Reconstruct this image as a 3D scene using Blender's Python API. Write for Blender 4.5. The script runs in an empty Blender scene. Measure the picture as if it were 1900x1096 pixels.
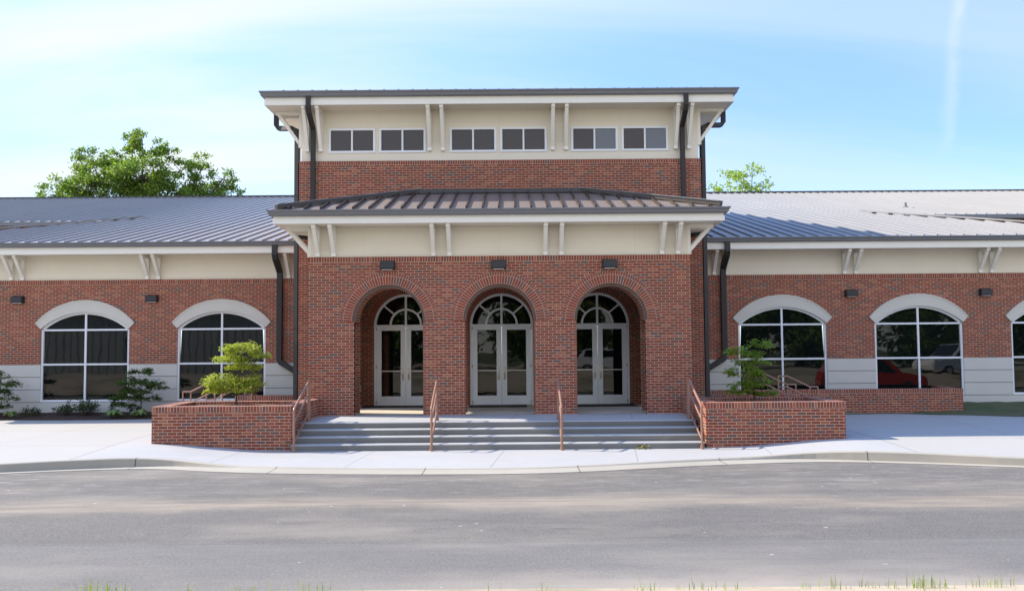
import bpy, bmesh, math, random
from mathutils import Vector, Matrix
R = math.radians
rng = random.Random(7)
scene = bpy.context.scene
col = scene.collection

# ------------------------------------------------------------------ camera
cam_d = bpy.data.cameras.new('camera')
cam = bpy.data.objects.new('camera', cam_d); col.objects.link(cam)
cam_d.sensor_width = 36.0
cam_d.lens = 36.0 * 1700.0 / 1900.0
cam_d.clip_start = 0.1; cam_d.clip_end = 3000
P_, A_ = R(3.23), R(0.45)
cu = Vector((0, -math.sin(P_), math.cos(P_))); cr = Vector((1, 0, 0)); cf = Vector((0, math.cos(P_), math.sin(P_)))
cr2 = cr * math.cos(A_) - cu * math.sin(A_); cu2 = cu * math.cos(A_) + cr * math.sin(A_)
m = Matrix((cr2, cu2, -cf)).transposed().to_4x4(); m.translation = Vector((0.33, 0.0, 2.39))
cam.matrix_world = m
scene.camera = cam

# ------------------------------------------------------------------ light
SUN = Vector((-1.3, 0.35, 1.0)).normalized()          # towards the sun: left and a little behind the facade
SUN_EL = math.asin(SUN.z); SUN_AZ = math.atan2(SUN.x, SUN.y)
sd = bpy.data.lights.new('sun', 'SUN'); sd.energy = 3.4; sd.angle = R(0.53); sd.color = (1.0, 0.90, 0.73)
so = bpy.data.objects.new('sun', sd); col.objects.link(so)
so.rotation_euler = SUN.to_track_quat('Z', 'Y').to_euler()
scene.view_settings.view_transform = 'Standard'; scene.view_settings.look = 'None'
scene.view_settings.gamma = 1.0; scene.view_settings.exposure = 1.42
scene.cycles.max_bounces = 8; scene.cycles.diffuse_bounces = 4; scene.cycles.glossy_bounces = 4

w = bpy.data.worlds.new('World'); scene.world = w; w.use_nodes = True
nt = w.node_tree; N = nt.nodes; L = nt.links
bg = N['Background']; bg.inputs['Strength'].default_value = 0.15
sky = N.new('ShaderNodeTexSky'); sky.sky_type = 'NISHITA'; sky.sun_disc = False
sky.sun_elevation = SUN_EL; sky.sun_rotation = SUN_AZ
sky.altitude = 50; sky.air_density = 1.0; sky.dust_density = 0.5; sky.ozone_density = 2.0
tc = N.new('ShaderNodeTexCoord')
def wm(op, a, b=None, c=None):
    n = N.new('ShaderNodeMath'); n.operation = op
    for i, v in enumerate((a, b, c)):
        if v is None: continue
        if isinstance(v, (int, float)): n.inputs[i].default_value = v
        else: L.new(v, n.inputs[i])
    return n.outputs[0]
sep = N.new('ShaderNodeSeparateXYZ'); L.new(tc.outputs['Generated'], sep.inputs[0])
zz = wm('ADD', wm('MAXIMUM', sep.outputs[2], 0.0), 0.16)
cmb = N.new('ShaderNodeCombineXYZ'); L.new(wm('DIVIDE', sep.outputs[0], zz), cmb.inputs[0]); L.new(wm('DIVIDE', sep.outputs[1], zz), cmb.inputs[1])
mp = N.new('ShaderNodeMapping'); mp.inputs['Rotation'].default_value = (0, 0, R(-52)); mp.inputs['Scale'].default_value = (0.30, 1.15, 1); mp.inputs['Location'].default_value = (0.4, 0.35, 0)
L.new(cmb.outputs[0], mp.inputs[0])
n1 = N.new('ShaderNodeTexNoise'); n1.inputs['Scale'].default_value = 1.05; n1.inputs['Detail'].default_value = 7; n1.inputs['Roughness'].default_value = 0.52; n1.inputs['Distortion'].default_value = 0.7
L.new(mp.outputs[0], n1.inputs['Vector'])
cr_ = N.new('ShaderNodeValToRGB'); cr_.color_ramp.interpolation = 'EASE'
cr_.color_ramp.elements[0].position = 0.37; cr_.color_ramp.elements[0].color = (0, 0, 0, 1)
cr_.color_ramp.elements[1].position = 0.66; cr_.color_ramp.elements[1].color = (1, 1, 1, 1)
L.new(n1.outputs['Fac'], cr_.inputs[0])
# more veil on the sun's side of the sky (world direction)
side = N.new('ShaderNodeMapRange'); side.interpolation_type = 'SMOOTHSTEP'
side.inputs['From Min'].default_value = 0.35; side.inputs['From Max'].default_value = -0.55
side.inputs['To Min'].default_value = 0.02; side.inputs['To Max'].default_value = 0.75
L.new(sep.outputs[0], side.inputs[0])
veil = wm('MULTIPLY', cr_.outputs[0], wm('ADD', 0.30, wm('MULTIPLY', side.outputs[0], 0.95)))
veil = wm('ADD', wm('ADD', wm('MULTIPLY', side.outputs[0], 0.12), 0.05), veil)
# an old contrail: a soft band about a great circle
d1 = Vector((840, 1700, 560)).normalized(); d2 = Vector((812, 1700, 330)).normalized()
nn = d1.cross(d2).normalized()
dp = N.new('ShaderNodeVectorMath'); dp.operation = 'DOT_PRODUCT'; dp.inputs[1].default_value = nn
nrm = N.new('ShaderNodeVectorMath'); nrm.operation = 'NORMALIZE'; L.new(tc.outputs['Generated'], nrm.inputs[0]); L.new(nrm.outputs[0], dp.inputs[0])
n2 = N.new('ShaderNodeTexNoise'); n2.inputs['Scale'].default_value = 26; n2.inputs['Detail'].default_value = 5; L.new(tc.outputs['Generated'], n2.inputs['Vector'])
off = wm('ABSOLUTE', wm('ADD', dp.outputs['Value'], wm('MULTIPLY', wm('SUBTRACT', n2.outputs['Fac'], 0.5), 0.022)))
band = N.new('ShaderNodeMapRange'); band.interpolation_type = 'SMOOTHSTEP'
band.inputs['From Min'].default_value = 0.0105; band.inputs['From Max'].default_value = 0.0; L.new(off, band.inputs[0])
lim = N.new('ShaderNodeMapRange'); lim.interpolation_type = 'SMOOTHSTEP'; lim.inputs['From Min'].default_value = 0.16; lim.inputs['From Max'].default_value = 0.24; L.new(sep.outputs[2], lim.inputs[0])
front = wm('GREATER_THAN', sep.outputs[1], 0.0)
trail = wm('MULTIPLY', wm('MULTIPLY', band.outputs[0], lim.outputs[0]), wm('MULTIPLY', front, wm('MULTIPLY', wm('POWER', n2.outputs['Fac'], 1.6), 0.62)))
cloudf = N.new('ShaderNodeClamp'); L.new(wm('ADD', veil, trail), cloudf.inputs[0])
elev_pre = N.new('ShaderNodeMapRange'); elev_pre.interpolation_type = 'SMOOTHSTEP'; elev_pre.inputs['From Min'].default_value = 0.35; elev_pre.inputs['From Max'].default_value = 0.8; L.new(sep.outputs[2], elev_pre.inputs[0])
mixc = N.new('ShaderNodeMix'); mixc.data_type = 'RGBA'; 
elev = N.new('ShaderNodeMapRange'); elev.interpolation_type = 'SMOOTHSTEP'; elev.inputs['From Min'].default_value = 0.18; elev.inputs['From Max'].default_value = 0.75; L.new(sep.outputs[2], elev.inputs[0])
tint = N.new('ShaderNodeMix'); tint.data_type = 'RGBA'; L.new(elev.outputs[0], tint.inputs['Factor']); tint.inputs['A'].default_value = (0.50, 0.58, 0.76, 1); tint.inputs['B'].default_value = (0.74, 1.05, 1.48, 1)
skyc = N.new('ShaderNodeMix'); skyc.data_type = 'RGBA'; skyc.blend_type = 'MULTIPLY'; skyc.inputs['Factor'].default_value = 1.0; L.new(sky.outputs[0], skyc.inputs['A']); L.new(tint.outputs['Result'], skyc.inputs['B'])
L.new(skyc.outputs['Result'], mixc.inputs['A']); 
# bright cloud deck added to the unseen sky behind the camera, lights the facade
back = N.new('ShaderNodeMapRange'); back.interpolation_type = 'SMOOTHSTEP'; back.inputs['From Min'].default_value = 0.05; back.inputs['From Max'].default_value = -0.45; L.new(sep.outputs[1], back.inputs[0])
ccol = N.new('ShaderNodeMix'); ccol.data_type = 'RGBA'; L.new(back.outputs[0], ccol.inputs['Factor']); ccol.inputs['A'].default_value = (2.35, 2.55, 2.6, 1); ccol.inputs['B'].default_value = (3.95, 3.95, 3.8, 1)
L.new(ccol.outputs['Result'], mixc.inputs['B'])
cf2 = wm('MULTIPLY', cloudf.outputs[0], wm('SUBTRACT', 1.0, wm('MULTIPLY', elev_pre.outputs[0], 0.8)))
cf2 = wm('MAXIMUM', cf2, wm('MULTIPLY', wm('MULTIPLY', back.outputs[0], wm('SUBTRACT', 1.0, wm('MULTIPLY', elev_pre.outputs[0], 0.85))), wm('ADD', 0.6, wm('MULTIPLY', n1.outputs['Fac'], 0.5))))
L.new(wm('MINIMUM', cf2, 1.0), mixc.inputs['Factor'])
L.new(mixc.outputs['Result'], bg.inputs['Color'])

# ------------------------------------------------------------------ material helpers
class NT:
    def __init__(s, name):
        s.m = bpy.data.materials.new(name); s.m.use_nodes = True
        s.t = s.m.node_tree; s.n = s.t.nodes; s.l = s.t.links
        s.b = s.n['Principled BSDF']; s.out = s.n['Material Output']
    def node(s, typ, **kw):
        n = s.n.new(typ)
        for k, v in kw.items():
            if k in n.inputs:
                if hasattr(v, 'is_linked') or hasattr(v, 'links'): s.l.new(v, n.inputs[k])
                else: n.inputs[k].default_value = v
            else: setattr(n, k, v)
        return n
    def math(s, op, a, b=None):
        n = s.n.new('ShaderNodeMath'); n.operation = op
        for i, v in enumerate((a, b)):
            if v is None: continue
            if isinstance(v, (int, float)): n.inputs[i].default_value = v
            else: s.l.new(v, n.inputs[i])
        return n.outputs[0]
    def ramp(s, fac, stops, interp='LINEAR'):
        n = s.n.new('ShaderNodeValToRGB'); e = n.color_ramp.elements; n.color_ramp.interpolation = interp
        while len(e) < len(stops): e.new(0.5)
        for i, (p, c) in enumerate(stops):
            e[i].position = p; e[i].color = (c[0], c[1], c[2], 1) if isinstance(c, (tuple, list)) else (c, c, c, 1)
        s.l.new(fac, n.inputs[0]); return n.outputs[0]
    def mix(s, fac, a, b, blend='MIX'):
        n = s.n.new('ShaderNodeMix'); n.data_type = 'RGBA'; n.blend_type = blend
        for k, v in (('Factor', fac), ('A', a), ('B', b)):
            if isinstance(v, (int, float)): n.inputs[k].default_value = v
            elif isinstance(v, (tuple, list)): n.inputs[k].default_value = (v[0], v[1], v[2], 1)
            else: s.l.new(v, n.inputs[k])
        return n.outputs['Result']
    def noise(s, scale, detail=4, rough=0.5, vec=None, dist=0.0):
        n = s.n.new('ShaderNodeTexNoise'); n.inputs['Scale'].default_value = scale; n.inputs['Detail'].default_value = detail
        n.inputs['Roughness'].default_value = rough; n.inputs['Distortion'].default_value = dist
        s.l.new(vec if vec is not None else s.pos(), n.inputs['Vector']); return n.outputs['Fac']
    def pos(s):
        if not hasattr(s, '_p'): s._p = s.n.new('ShaderNodeNewGeometry').outputs['Position']
        return s._p
    def scaled(s, sx, sy, sz, rot=0.0):
        n = s.n.new('ShaderNodeMapping'); n.inputs['Scale'].default_value = (sx, sy, sz); n.inputs['Rotation'].default_value = (0, 0, rot)
        s.l.new(s.pos(), n.inputs[0]); return n.outputs[0]
    def col(s, c):
        if isinstance(c, (tuple, list)): s.b.inputs['Base Color'].default_value = (c[0], c[1], c[2], 1)
        else: s.l.new(c, s.b.inputs['Base Color'])
        return s
    def set(s, **kw):
        for k, v in kw.items():
            k = k.replace('_', ' ')
            if isinstance(v, (int, float)): s.b.inputs[k].default_value = v
            else: s.l.new(v, s.b.inputs[k])
        return s
    def bump(s, h, strength=0.3, dist=0.01):
        n = s.n.new('ShaderNodeBump'); n.inputs['Strength'].default_value = strength; n.inputs['Distance'].default_value = dist
        s.l.new(h, n.inputs['Height']); s.l.new(n.outputs[0], s.b.inputs['Normal'])

def simple(name, c, rough=0.5, metal=0.0, var=0.08, scale=3.0, spec=0.5):
    t = NT(name)
    f = t.noise(scale, 5)
    lo = tuple(x * (1 - var) for x in c); hi = tuple(min(1, x * (1 + var)) for x in c)
    t.col(t.mix(f, lo, hi)); t.set(Roughness=rough, Metallic=metal); t.b.inputs['Specular IOR Level'].default_value = spec
    return t.m

def brick_mat(name, offset=0.5, row=0.0707, bw=0.215, tone=(0.87, 0.845, 0.79)):
    t = NT(name)
    uv = t.n.new('ShaderNodeTexCoord').outputs['UV']
    b = t.node('ShaderNodeTexBrick', offset=offset, offset_frequency=2)
    b.inputs['Color1'].default_value = (0, 0, 0, 1); b.inputs['Color2'].default_value = (1, 1, 1, 1); b.inputs['Mortar'].default_value = (0, 0, 0, 1)
    b.inputs['Scale'].default_value = 1.0; b.inputs['Mortar Size'].default_value = 0.0054; b.inputs['Mortar Smooth'].default_value = 0.1
    b.inputs['Bias'].default_value = 0.0; b.inputs['Brick Width'].default_value = bw; b.inputs['Row Height'].default_value = row
    t.l.new(uv, b.inputs['Vector'])
    rnd = b.outputs['Color']
    c = t.ramp(rnd, [(0.0, (0.145, 0.105, 0.10)), (0.05, (0.175, 0.10, 0.085)), (0.14, (0.215, 0.080, 0.052)), (0.4, (0.262, 0.072, 0.047)),
                     (0.6, (0.31, 0.085, 0.053)), (0.8, (0.25, 0.088, 0.058)), (0.9, (0.36, 0.125, 0.070)), (1.0, (0.38, 0.16, 0.10))])
    fine = t.noise(38, 4, 0.6)
    c = t.mix(0.35, c, t.mix(fine, (0.55, 0.5, 0.5), (1.25, 1.2, 1.2)), 'MULTIPLY')
    big = t.noise(0.9, 4, 0.55)
    c = t.mix(0.5, c, t.mix(big, (0.78, 0.80, 0.84), (1.18, 1.14, 1.1)), 'MULTIPLY')
    mort = t.mix(t.noise(2.1, 3), (0.53, 0.395, 0.32), (0.68, 0.53, 0.445))
    c = t.mix(1.0, t.mix(b.outputs['Fac'], c, mort), tone, 'MULTIPLY')
    t.col(c); t.set(Roughness=0.86); t.b.inputs['Specular IOR Level'].default_value = 0.25
    h = t.math('SUBTRACT', t.math('MULTIPLY', fine, 0.25), b.outputs['Fac'])
    t.bump(h, 0.6, 0.006)
    return t.m

M = {}
M['brick'] = brick_mat('running bond brick')
M['soldier'] = brick_mat('soldier brick', offset=0.0, tone=(0.88, 0.85, 0.82))
# cream siding with panel joints
def siding():
    t = NT('cream siding'); uv = t.n.new('ShaderNodeTexCoord').outputs['UV']
    b = t.node('ShaderNodeTexBrick', offset=0.0); b.inputs['Scale'].default_value = 1; b.inputs['Brick Width'].default_value = 3.62; b.inputs['Row Height'].default_value = 0.61
    b.inputs['Mortar Size'].default_value = 0.003; b.inputs['Mortar Smooth'].default_value = 0.3; t.l.new(uv, b.inputs['Vector'])
    f = t.noise(1.3, 5); c = t.mix(f, (0.66, 0.61, 0.50), (0.73, 0.675, 0.56))
    t.col(t.mix(b.outputs['Fac'], c, (0.56, 0.51, 0.42))); t.set(Roughness=0.62); t.bump(b.outputs['Fac'], 0.2, 0.004); return t.m
M['siding'] = siding()
M['trim'] = simple('cream painted trim', (0.75, 0.725, 0.66), 0.5, var=0.05, scale=2)
M['soffit'] = simple('cream soffit', (0.70, 0.65, 0.54), 0.6, var=0.05)
M['gutter'] = simple('slate grey coated gutter', (0.155, 0.160, 0.175), 0.38, var=0.08, scale=1.4)
M['downspout'] = simple('dark bronze downspout', (0.017, 0.015, 0.016), 0.55, var=0.15, scale=2)
M['frame'] = simple('white aluminium frame', (0.70, 0.73, 0.77), 0.4, var=0.04)
M['door'] = simple('light grey door paint', (0.80, 0.86, 0.93), 0.42, var=0.04)
M['brass'] = simple('brushed brass', (0.42, 0.36, 0.24), 0.38, 0.85, var=0.15, scale=9)
M['steel'] = simple('brushed steel', (0.52, 0.50, 0.47), 0.35, 0.8)
M['lamp'] = simple('black bronze lamp housing', (0.022, 0.024, 0.030), 0.5, var=0.2)
M['rail'] = simple('copper brown rail paint', (0.285, 0.15, 0.105), 0.42, var=0.12, scale=6)
M['mat'] = simple('black rubber mat', (0.018, 0.018, 0.02), 0.85, var=0.3, scale=30)
M['liner'] = simple('brown mortar arch liner', (0.15, 0.105, 0.085), 0.8, var=0.2, scale=6)
def roofm(name, c, rough=0.42, metal=0.35):
    t = NT(name); f = t.noise(1, 4, vec=t.scaled(2.4, 0.25, 0.25)); g = t.noise(0.25, 3)
    cc = t.mix(f, tuple(x * 0.88 for x in c), tuple(x * 1.1 for x in c)); cc = t.mix(0.4, cc, t.mix(g, (0.85, 0.85, 0.87), (1.12, 1.11, 1.1)), 'MULTIPLY')
    t.col(cc); t.set(Roughness=rough, Metallic=metal); return t.m
M['roof'] = roofm('standing seam grey roof', (0.25, 0.245, 0.24), 0.5, 0.0)
M['porchroof'] = roofm('porch standing seam roof', (0.24, 0.195, 0.165), 0.42, 0.15)
M['seam'] = simple('shade dark roof seam', (0.055, 0.043, 0.037), 0.4, 0.2)  # dark tone carries the ribs' shaded sides and cast shadows
M['flash'] = simple('dark roof flashing', (0.05, 0.052, 0.058), 0.4, 0.3)
def stone():
    t = NT('precast stone'); uv = t.n.new('ShaderNodeTexCoord').outputs['UV']
    b = t.node('ShaderNodeTexBrick', offset=0.0); b.inputs['Scale'].default_value = 1; b.inputs['Brick Width'].default_value = 60.0; b.inputs['Row Height'].default_value = 0.395
    b.inputs['Mortar Size'].default_value = 0.011; b.inputs['Mortar Smooth'].default_value = 0.2
    mp = t.n.new('ShaderNodeMapping'); mp.inputs['Location'].default_value = (30, 0.02, 0); t.l.new(uv, mp.inputs[0]); t.l.new(mp.outputs[0], b.inputs['Vector'])
    f = t.noise(1.1, 6, 0.6); c = t.mix(f, (0.50, 0.49, 0.455), (0.60, 0.59, 0.55)); c = t.mix(0.25, c, t.mix(t.noise(60, 2), (0.7, 0.7, 0.7), (1.15, 1.15, 1.15)), 'MULTIPLY')
    t.col(t.mix(b.outputs['Fac'], c, (0.16, 0.15, 0.13))); t.set(Roughness=0.8); t.bump(t.math('MULTIPLY', b.outputs['Fac'], -1.0), 0.5, 0.01); return t.m
M['stone'] = stone()
def plainstone():
    t = NT('precast arch stone'); f = t.noise(1.6, 6, 0.6); c = t.mix(f, (0.52, 0.50, 0.45), (0.60, 0.58, 0.52)); t.col(t.mix(0.3, c, t.mix(t.noise(70, 2), (0.7, 0.7, 0.7), (1.15, 1.15, 1.15)), 'MULTIPLY')); t.set(Roughness=0.8); return t.m
M['archstone'] = plainstone()
def glass(name, c, bumpy=0.05, ior=1.95):
    t = NT(name); t.col(c); t.set(Roughness=0.015, IOR=ior)
    h = t.noise(0.9, 2, 0.4); t.bump(h, bumpy, 0.06); return t.m
M['glass'] = glass('dark tinted glass', (0.004, 0.006, 0.006), 0.05, 1.5)
M['glass_up'] = glass('grey clerestory glass', (0.045, 0.040, 0.044), 0.02, 1.45)  # even lilac grey tint on most panes
M['glass_up2'] = glass('sky tinted clerestory glass', (0.03, 0.05, 0.085), 0.02, 1.8)  # bluer sky reflection put into the tint of these panes
def concrete(name, c, joints=None, rough=0.88, stain=0.2):
    t = NT(name)
    f = t.noise(0.35, 6, 0.62); g = t.noise(3.2, 6, 0.65); h = t.noise(130, 2)
    cc = t.mix(f, tuple(x * (1 - stain) for x in c), tuple(min(1, x * (1 + stain * 0.5)) for x in c))
    cc = t.mix(0.35, cc, t.mix(g, (0.78, 0.76, 0.73), (1.14, 1.14, 1.14)), 'MULTIPLY')
    cc = t.mix(0.3, cc, t.mix(h, (0.75, 0.75, 0.75), (1.2, 1.2, 1.2)), 'MULTIPLY')
    st = t.noise(1.0, 5, 0.6, vec=t.scaled(0.5, 2.6, 1)); cc = t.mix(t.ramp(st, [(0.55, 0.0), (0.78, 0.28)]), cc, (0.52, 0.44, 0.32))
    t.col(cc); t.set(Roughness=rough); t.b.inputs['Specular IOR Level'].default_value = 0.25; t.bump(t.math('ADD', h, g), 0.25, 0.004); return t
def sidewalk_mat():
    t = concrete('broom finished concrete', (0.385, 0.38, 0.375), stain=0.14)
    sx = t.n.new('ShaderNodeSeparateXYZ'); t.l.new(t.pos(), sx.inputs[0]); x, y = sx.outputs[0], sx.outputs[1]
    base = t.b.inputs['Base Color'].links[0].from_socket
    old = t.math('SMOOTH_MAX', 0, 0)
    # older, warmer pour beyond the joint on either side
    warp = t.math('MULTIPLY', t.noise(1.5, 2), 0.06)
    ax = t.math('ABSOLUTE', t.math('ADD', x, 0.05))
    far = t.math('GREATER_THAN', t.math('ADD', ax, warp), 8.72)
    base = t.mix(t.math('MULTIPLY', far, 0.55), base, (0.375, 0.355, 0.312))
    # joints: tooled lines across the walk
    def line(v, at, wd): return t.math('LESS_THAN', t.math('ABSOLUTE', t.math('SUBTRACT', v, at)), wd)
    slant = t.math('SUBTRACT', x, t.math('MULTIPLY', t.math('SUBTRACT', y, 20.0), 0.10))
    j = line(ax, 8.75, 0.013)
    for k in (-2.95, 0.02, 3.0, 5.9, -5.9, 11.8, -11.8, 14.8, -14.8): j = t.math('MAXIMUM', j, t.math('MULTIPLY', line(slant, k, 0.011), 0.7))
    side = t.math('GREATER_THAN', ax, 8.75)
    for k in (21.1, 24.3): j = t.math('MAXIMUM', j, t.math('MULTIPLY', side, line(y, k, 0.011)))
    base = t.mix(t.math('MULTIPLY', j, 0.8), base, (0.17, 0.155, 0.13))
    t.col(base); return t.m
M['walk'] = sidewalk_mat()
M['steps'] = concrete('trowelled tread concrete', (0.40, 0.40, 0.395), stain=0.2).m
M['riser'] = concrete('shaded stained riser concrete', (0.21, 0.205, 0.195), stain=0.45).m  # brown staining, plus the shade of the risers put into a darker tone
M['porchfloor'] = concrete('tan porch concrete', (0.56, 0.49, 0.39), stain=0.2).m
def curbm():
    t = concrete('curb concrete', (0.385, 0.355, 0.295), stain=0.3)
    sx = t.n.new('ShaderNodeSeparateXYZ'); t.l.new(t.pos(), sx.inputs[0]); base = t.b.inputs['Base Color'].links[0].from_socket
    fr = t.math('ABSOLUTE', t.math('SUBTRACT', t.math('FRACT', t.math('MULTIPLY', t.math('ADD', sx.outputs[0], 60.9), 1 / 3.05)), 0.5))
    t.col(t.mix(t.math('MULTIPLY', t.math('LESS_THAN', fr, 0.0042), 0.75), base, (0.08, 0.075, 0.065))); return t.m
M['curb'] = curbm()
def asphalt():
    t = NT('dusty asphalt'); p = t.pos(); sx = t.n.new('ShaderNodeSeparateXYZ'); t.l.new(p, sx.inputs[0]); x, y = sx.outputs[0], sx.outputs[1]
    g = t.noise(0.55, 8, 0.68); fine = t.noise(30, 5, 0.8); agg = t.noise(240, 2, 0.6)
    c = t.mix(g, (0.112, 0.102, 0.088), (0.158, 0.145, 0.126))
    c = t.mix(1.0, c, t.ramp(fine, [(0.28, 0.38), (0.5, 1.0), (0.72, 1.65)]), 'MULTIPLY')
    mott = t.noise(7.0, 5, 0.7); c = t.mix(1.0, c, t.ramp(mott, [(0.3, 0.90), (0.7, 1.1)]), 'MULTIPLY')
    patch = t.noise(0.42, 6, 0.62, vec=t.scaled(0.55, 1.3, 1)); c = t.mix(t.ramp(patch, [(0.48, 0.0), (0.68, 0.6)]), c, (0.255, 0.222, 0.178))
    c = t.mix(t.ramp(agg, [(0.62, 0.0), (0.70, 0.6)]), c, (0.34, 0.325, 0.29))
    warp = t.math('MULTIPLY', t.math('SUBTRACT', t.noise(0.22, 5, 0.62), 0.5), 2.6)
    yy = t.math('ADD', y, warp)
    streak = t.noise(1.0, 6, 0.68, vec=t.scaled(0.30, 2.6, 1)); streak2 = t.noise(1.0, 6, 0.7, vec=t.scaled(0.8, 9.0, 1))
    def band(at, wd): 
        n = t.n.new('ShaderNodeMapRange'); n.interpolation_type = 'SMOOTHSTEP'; n.inputs['From Min'].default_value = wd; n.inputs['From Max'].default_value = 0.0
        t.l.new(t.math('ABSOLUTE', t.math('SUBTRACT', yy, at)), n.inputs[0]); return n.outputs[0]
    sandn = t.ramp(streak, [(0.33, 0.0), (0.62, 1.0)]); sn2 = t.ramp(streak2, [(0.42, 0.0), (0.68, 1.0)])
    s = t.math('MULTIPLY', band(14.5, 1.0), t.math('ADD', t.math('MULTIPLY', sandn, 0.65), t.math('MULTIPLY', sn2, 0.35)))
    c = t.mix(t.math('MULTIPLY', s, 0.85), c, (0.36, 0.29, 0.21))
    # sand washed against the near edge
    n = t.n.new('ShaderNodeMapRange'); n.interpolation_type = 'SMOOTHSTEP'; n.inputs['From Min'].default_value = 10.3; n.inputs['From Max'].default_value = 9.2; t.l.new(yy, n.inputs[0])
    rightward = t.n.new('ShaderNodeMapRange'); rightward.inputs['From Min'].default_value = -3.0; rightward.inputs['From Max'].default_value = 1.6; t.l.new(x, rightward.inputs[0])
    c = t.mix(t.math('MULTIPLY', t.math('MULTIPLY', n.outputs[0], rightward.outputs[0]), 0.72), c, (0.40, 0.335, 0.26))
    # pale scuffs near the kerb
    far = t.n.new('ShaderNodeMapRange'); far.inputs['From Min'].default_value = 14.2; far.inputs['From Max'].default_value = 16.4; t.l.new(y, far.inputs[0])
    scuff = t.noise(1.0, 8, 0.75, vec=t.scaled(1.1, 5.5, 1, 0.06)); 
    c = t.mix(t.math('MULTIPLY', far.outputs[0], t.ramp(scuff, [(0.53, 0.0), (0.70, 0.6)])), c, (0.40, 0.375, 0.335))
    oil = t.noise(0.7, 4, 0.6, vec=t.scaled(0.6, 1.8, 1)); c = t.mix(t.ramp(oil, [(0.66, 0.0), (0.74, 0.55)]), c, (0.055, 0.052, 0.05))
    dark = t.noise(1.0, 5, 0.6, vec=t.scaled(0.16, 1.9, 1)); c = t.mix(t.ramp(dark, [(0.52, 0.0), (0.72, 0.42)]), c, (0.098, 0.092, 0.086))
    # a lane seam
    seam = t.math('LESS_THAN', t.math('ABSOLUTE', t.math('SUBTRACT', t.math('ADD', y, t.math('MULTIPLY', t.noise(1.2, 3), 0.05)), 11.63)), 0.016)
    c = t.mix(t.math('MULTIPLY', seam, 0.5), c, (0.045, 0.045, 0.047))
    lighter = t.n.new('ShaderNodeMapRange'); lighter.inputs['From Min'].default_value = 11.70; lighter.inputs['From Max'].default_value = 11.60; t.l.new(y, lighter.inputs[0])
    c = t.mix(t.math('MULTIPLY', lighter.outputs[0], 0.16), c, (0.26, 0.25, 0.23))
    # paint flecks and grit
    v = t.n.new('ShaderNodeTexVoronoi'); v.inputs['Scale'].default_value = 1.0; t.l.new(t.scaled(2.2, 3.0, 1), v.inputs['Vector'])
    keep = t.math('GREATER_THAN', t.noise(1.7, 2), 0.56)
    fl = t.math('MULTIPLY', t.math('LESS_THAN', v.outputs['Distance'], 0.062), keep)
    c = t.mix(t.math('MULTIPLY', fl, 0.75), c, (0.52, 0.49, 0.44))
    t.col(c); t.set(Roughness=0.9); t.b.inputs['Specular IOR Level'].default_value = 0.3; t.bump(t.math('ADD', fine, agg), 0.35, 0.006); return t.m
M['asphalt'] = asphalt()
def mulch(name, a, b):
    t = NT(name); f = t.noise(26, 4, 0.7); t.col(t.ramp(f, [(0.3, a), (0.7, b)])); t.set(Roughness=0.95); t.bump(f, 0.9, 0.04); return t.m
M['mulch'] = mulch('dark bark mulch', (0.018, 0.010, 0.007), (0.085, 0.045, 0.030))
M['redmulch'] = mulch('reddish bark mulch', (0.05, 0.022, 0.014), (0.22, 0.10, 0.065))
def lawn():
    t = NT('patchy lawn'); f = t.noise(1.4, 6, 0.65); g = t.noise(45, 3, 0.7)
    c = t.ramp(f, [(0.32, (0.13, 0.105, 0.055)), (0.52, (0.085, 0.10, 0.038)), (0.7, (0.05, 0.085, 0.025))]); c = t.mix(0.6, c, t.mix(g, (0.5, 0.5, 0.5), (1.5, 1.5, 1.4)), 'MULTIPLY')
    t.col(c); t.set(Roughness=0.95); t.bump(g, 0.8, 0.04); return t.m
M['lawn'] = lawn()
def dirt():
    t = NT('sandy soil'); f = t.noise(0.25, 6, 0.6); g = t.noise(20, 3, 0.7)
    c = t.ramp(f, [(0.36, (0.20, 0.19, 0.09)), (0.5, (0.42, 0.335, 0.23)), (0.7, (0.48, 0.39, 0.275))]); c = t.mix(0.4, c, t.mix(g, (0.6, 0.6, 0.6), (1.3, 1.3, 1.3)), 'MULTIPLY')
    t.col(c); t.set(Roughness=0.95); return t.m
M['dirt'] = dirt()
M['bark'] = simple('grey brown bark', (0.085, 0.062, 0.046), 0.9, var=0.35, scale=14)
def leafm(name, cols, trans=0.35, rough=0.5):
    t = NT(name); g = t.n.new('ShaderNodeNewGeometry'); c = t.ramp(g.outputs['Random Per Island'], [(i / (len(cols) - 1), x) for i, x in enumerate(cols)])
    t.col(c); t.set(Roughness=rough); t.b.inputs['Specular IOR Level'].default_value = 0.3
    tr = t.n.new('ShaderNodeBsdfTranslucent'); t.l.new(t.mix(1.0, c, (1.5, 1.7, 0.7), 'MULTIPLY'), tr.inputs['Color'])
    ms = t.n.new('ShaderNodeMixShader'); ms.inputs[0].default_value = trans; t.l.new(t.b.outputs[0], ms.inputs[1]); t.l.new(tr.outputs[0], ms.inputs[2]); t.l.new(ms.outputs[0], t.out.inputs[0]); return t.m
M['maple'] = leafm('lime maple leaf', [(0.20, 0.27, 0.035), (0.30, 0.36, 0.05), (0.40, 0.41, 0.07), (0.42, 0.36, 0.10)], 0.45)
M['maple_dark'] = leafm('green maple leaf', [(0.05, 0.095, 0.022), (0.085, 0.14, 0.03), (0.12, 0.17, 0.04)], 0.35)
M['maple_mid'] = leafm('yellow green maple leaf', [(0.11, 0.19, 0.025), (0.18, 0.26, 0.035), (0.30, 0.35, 0.06)], 0.45)
M['oak'] = leafm('mid green tree leaf', [(0.075, 0.125, 0.022), (0.12, 0.19, 0.032), (0.17, 0.245, 0.045), (0.23, 0.28, 0.06)], 0.42)
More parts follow.
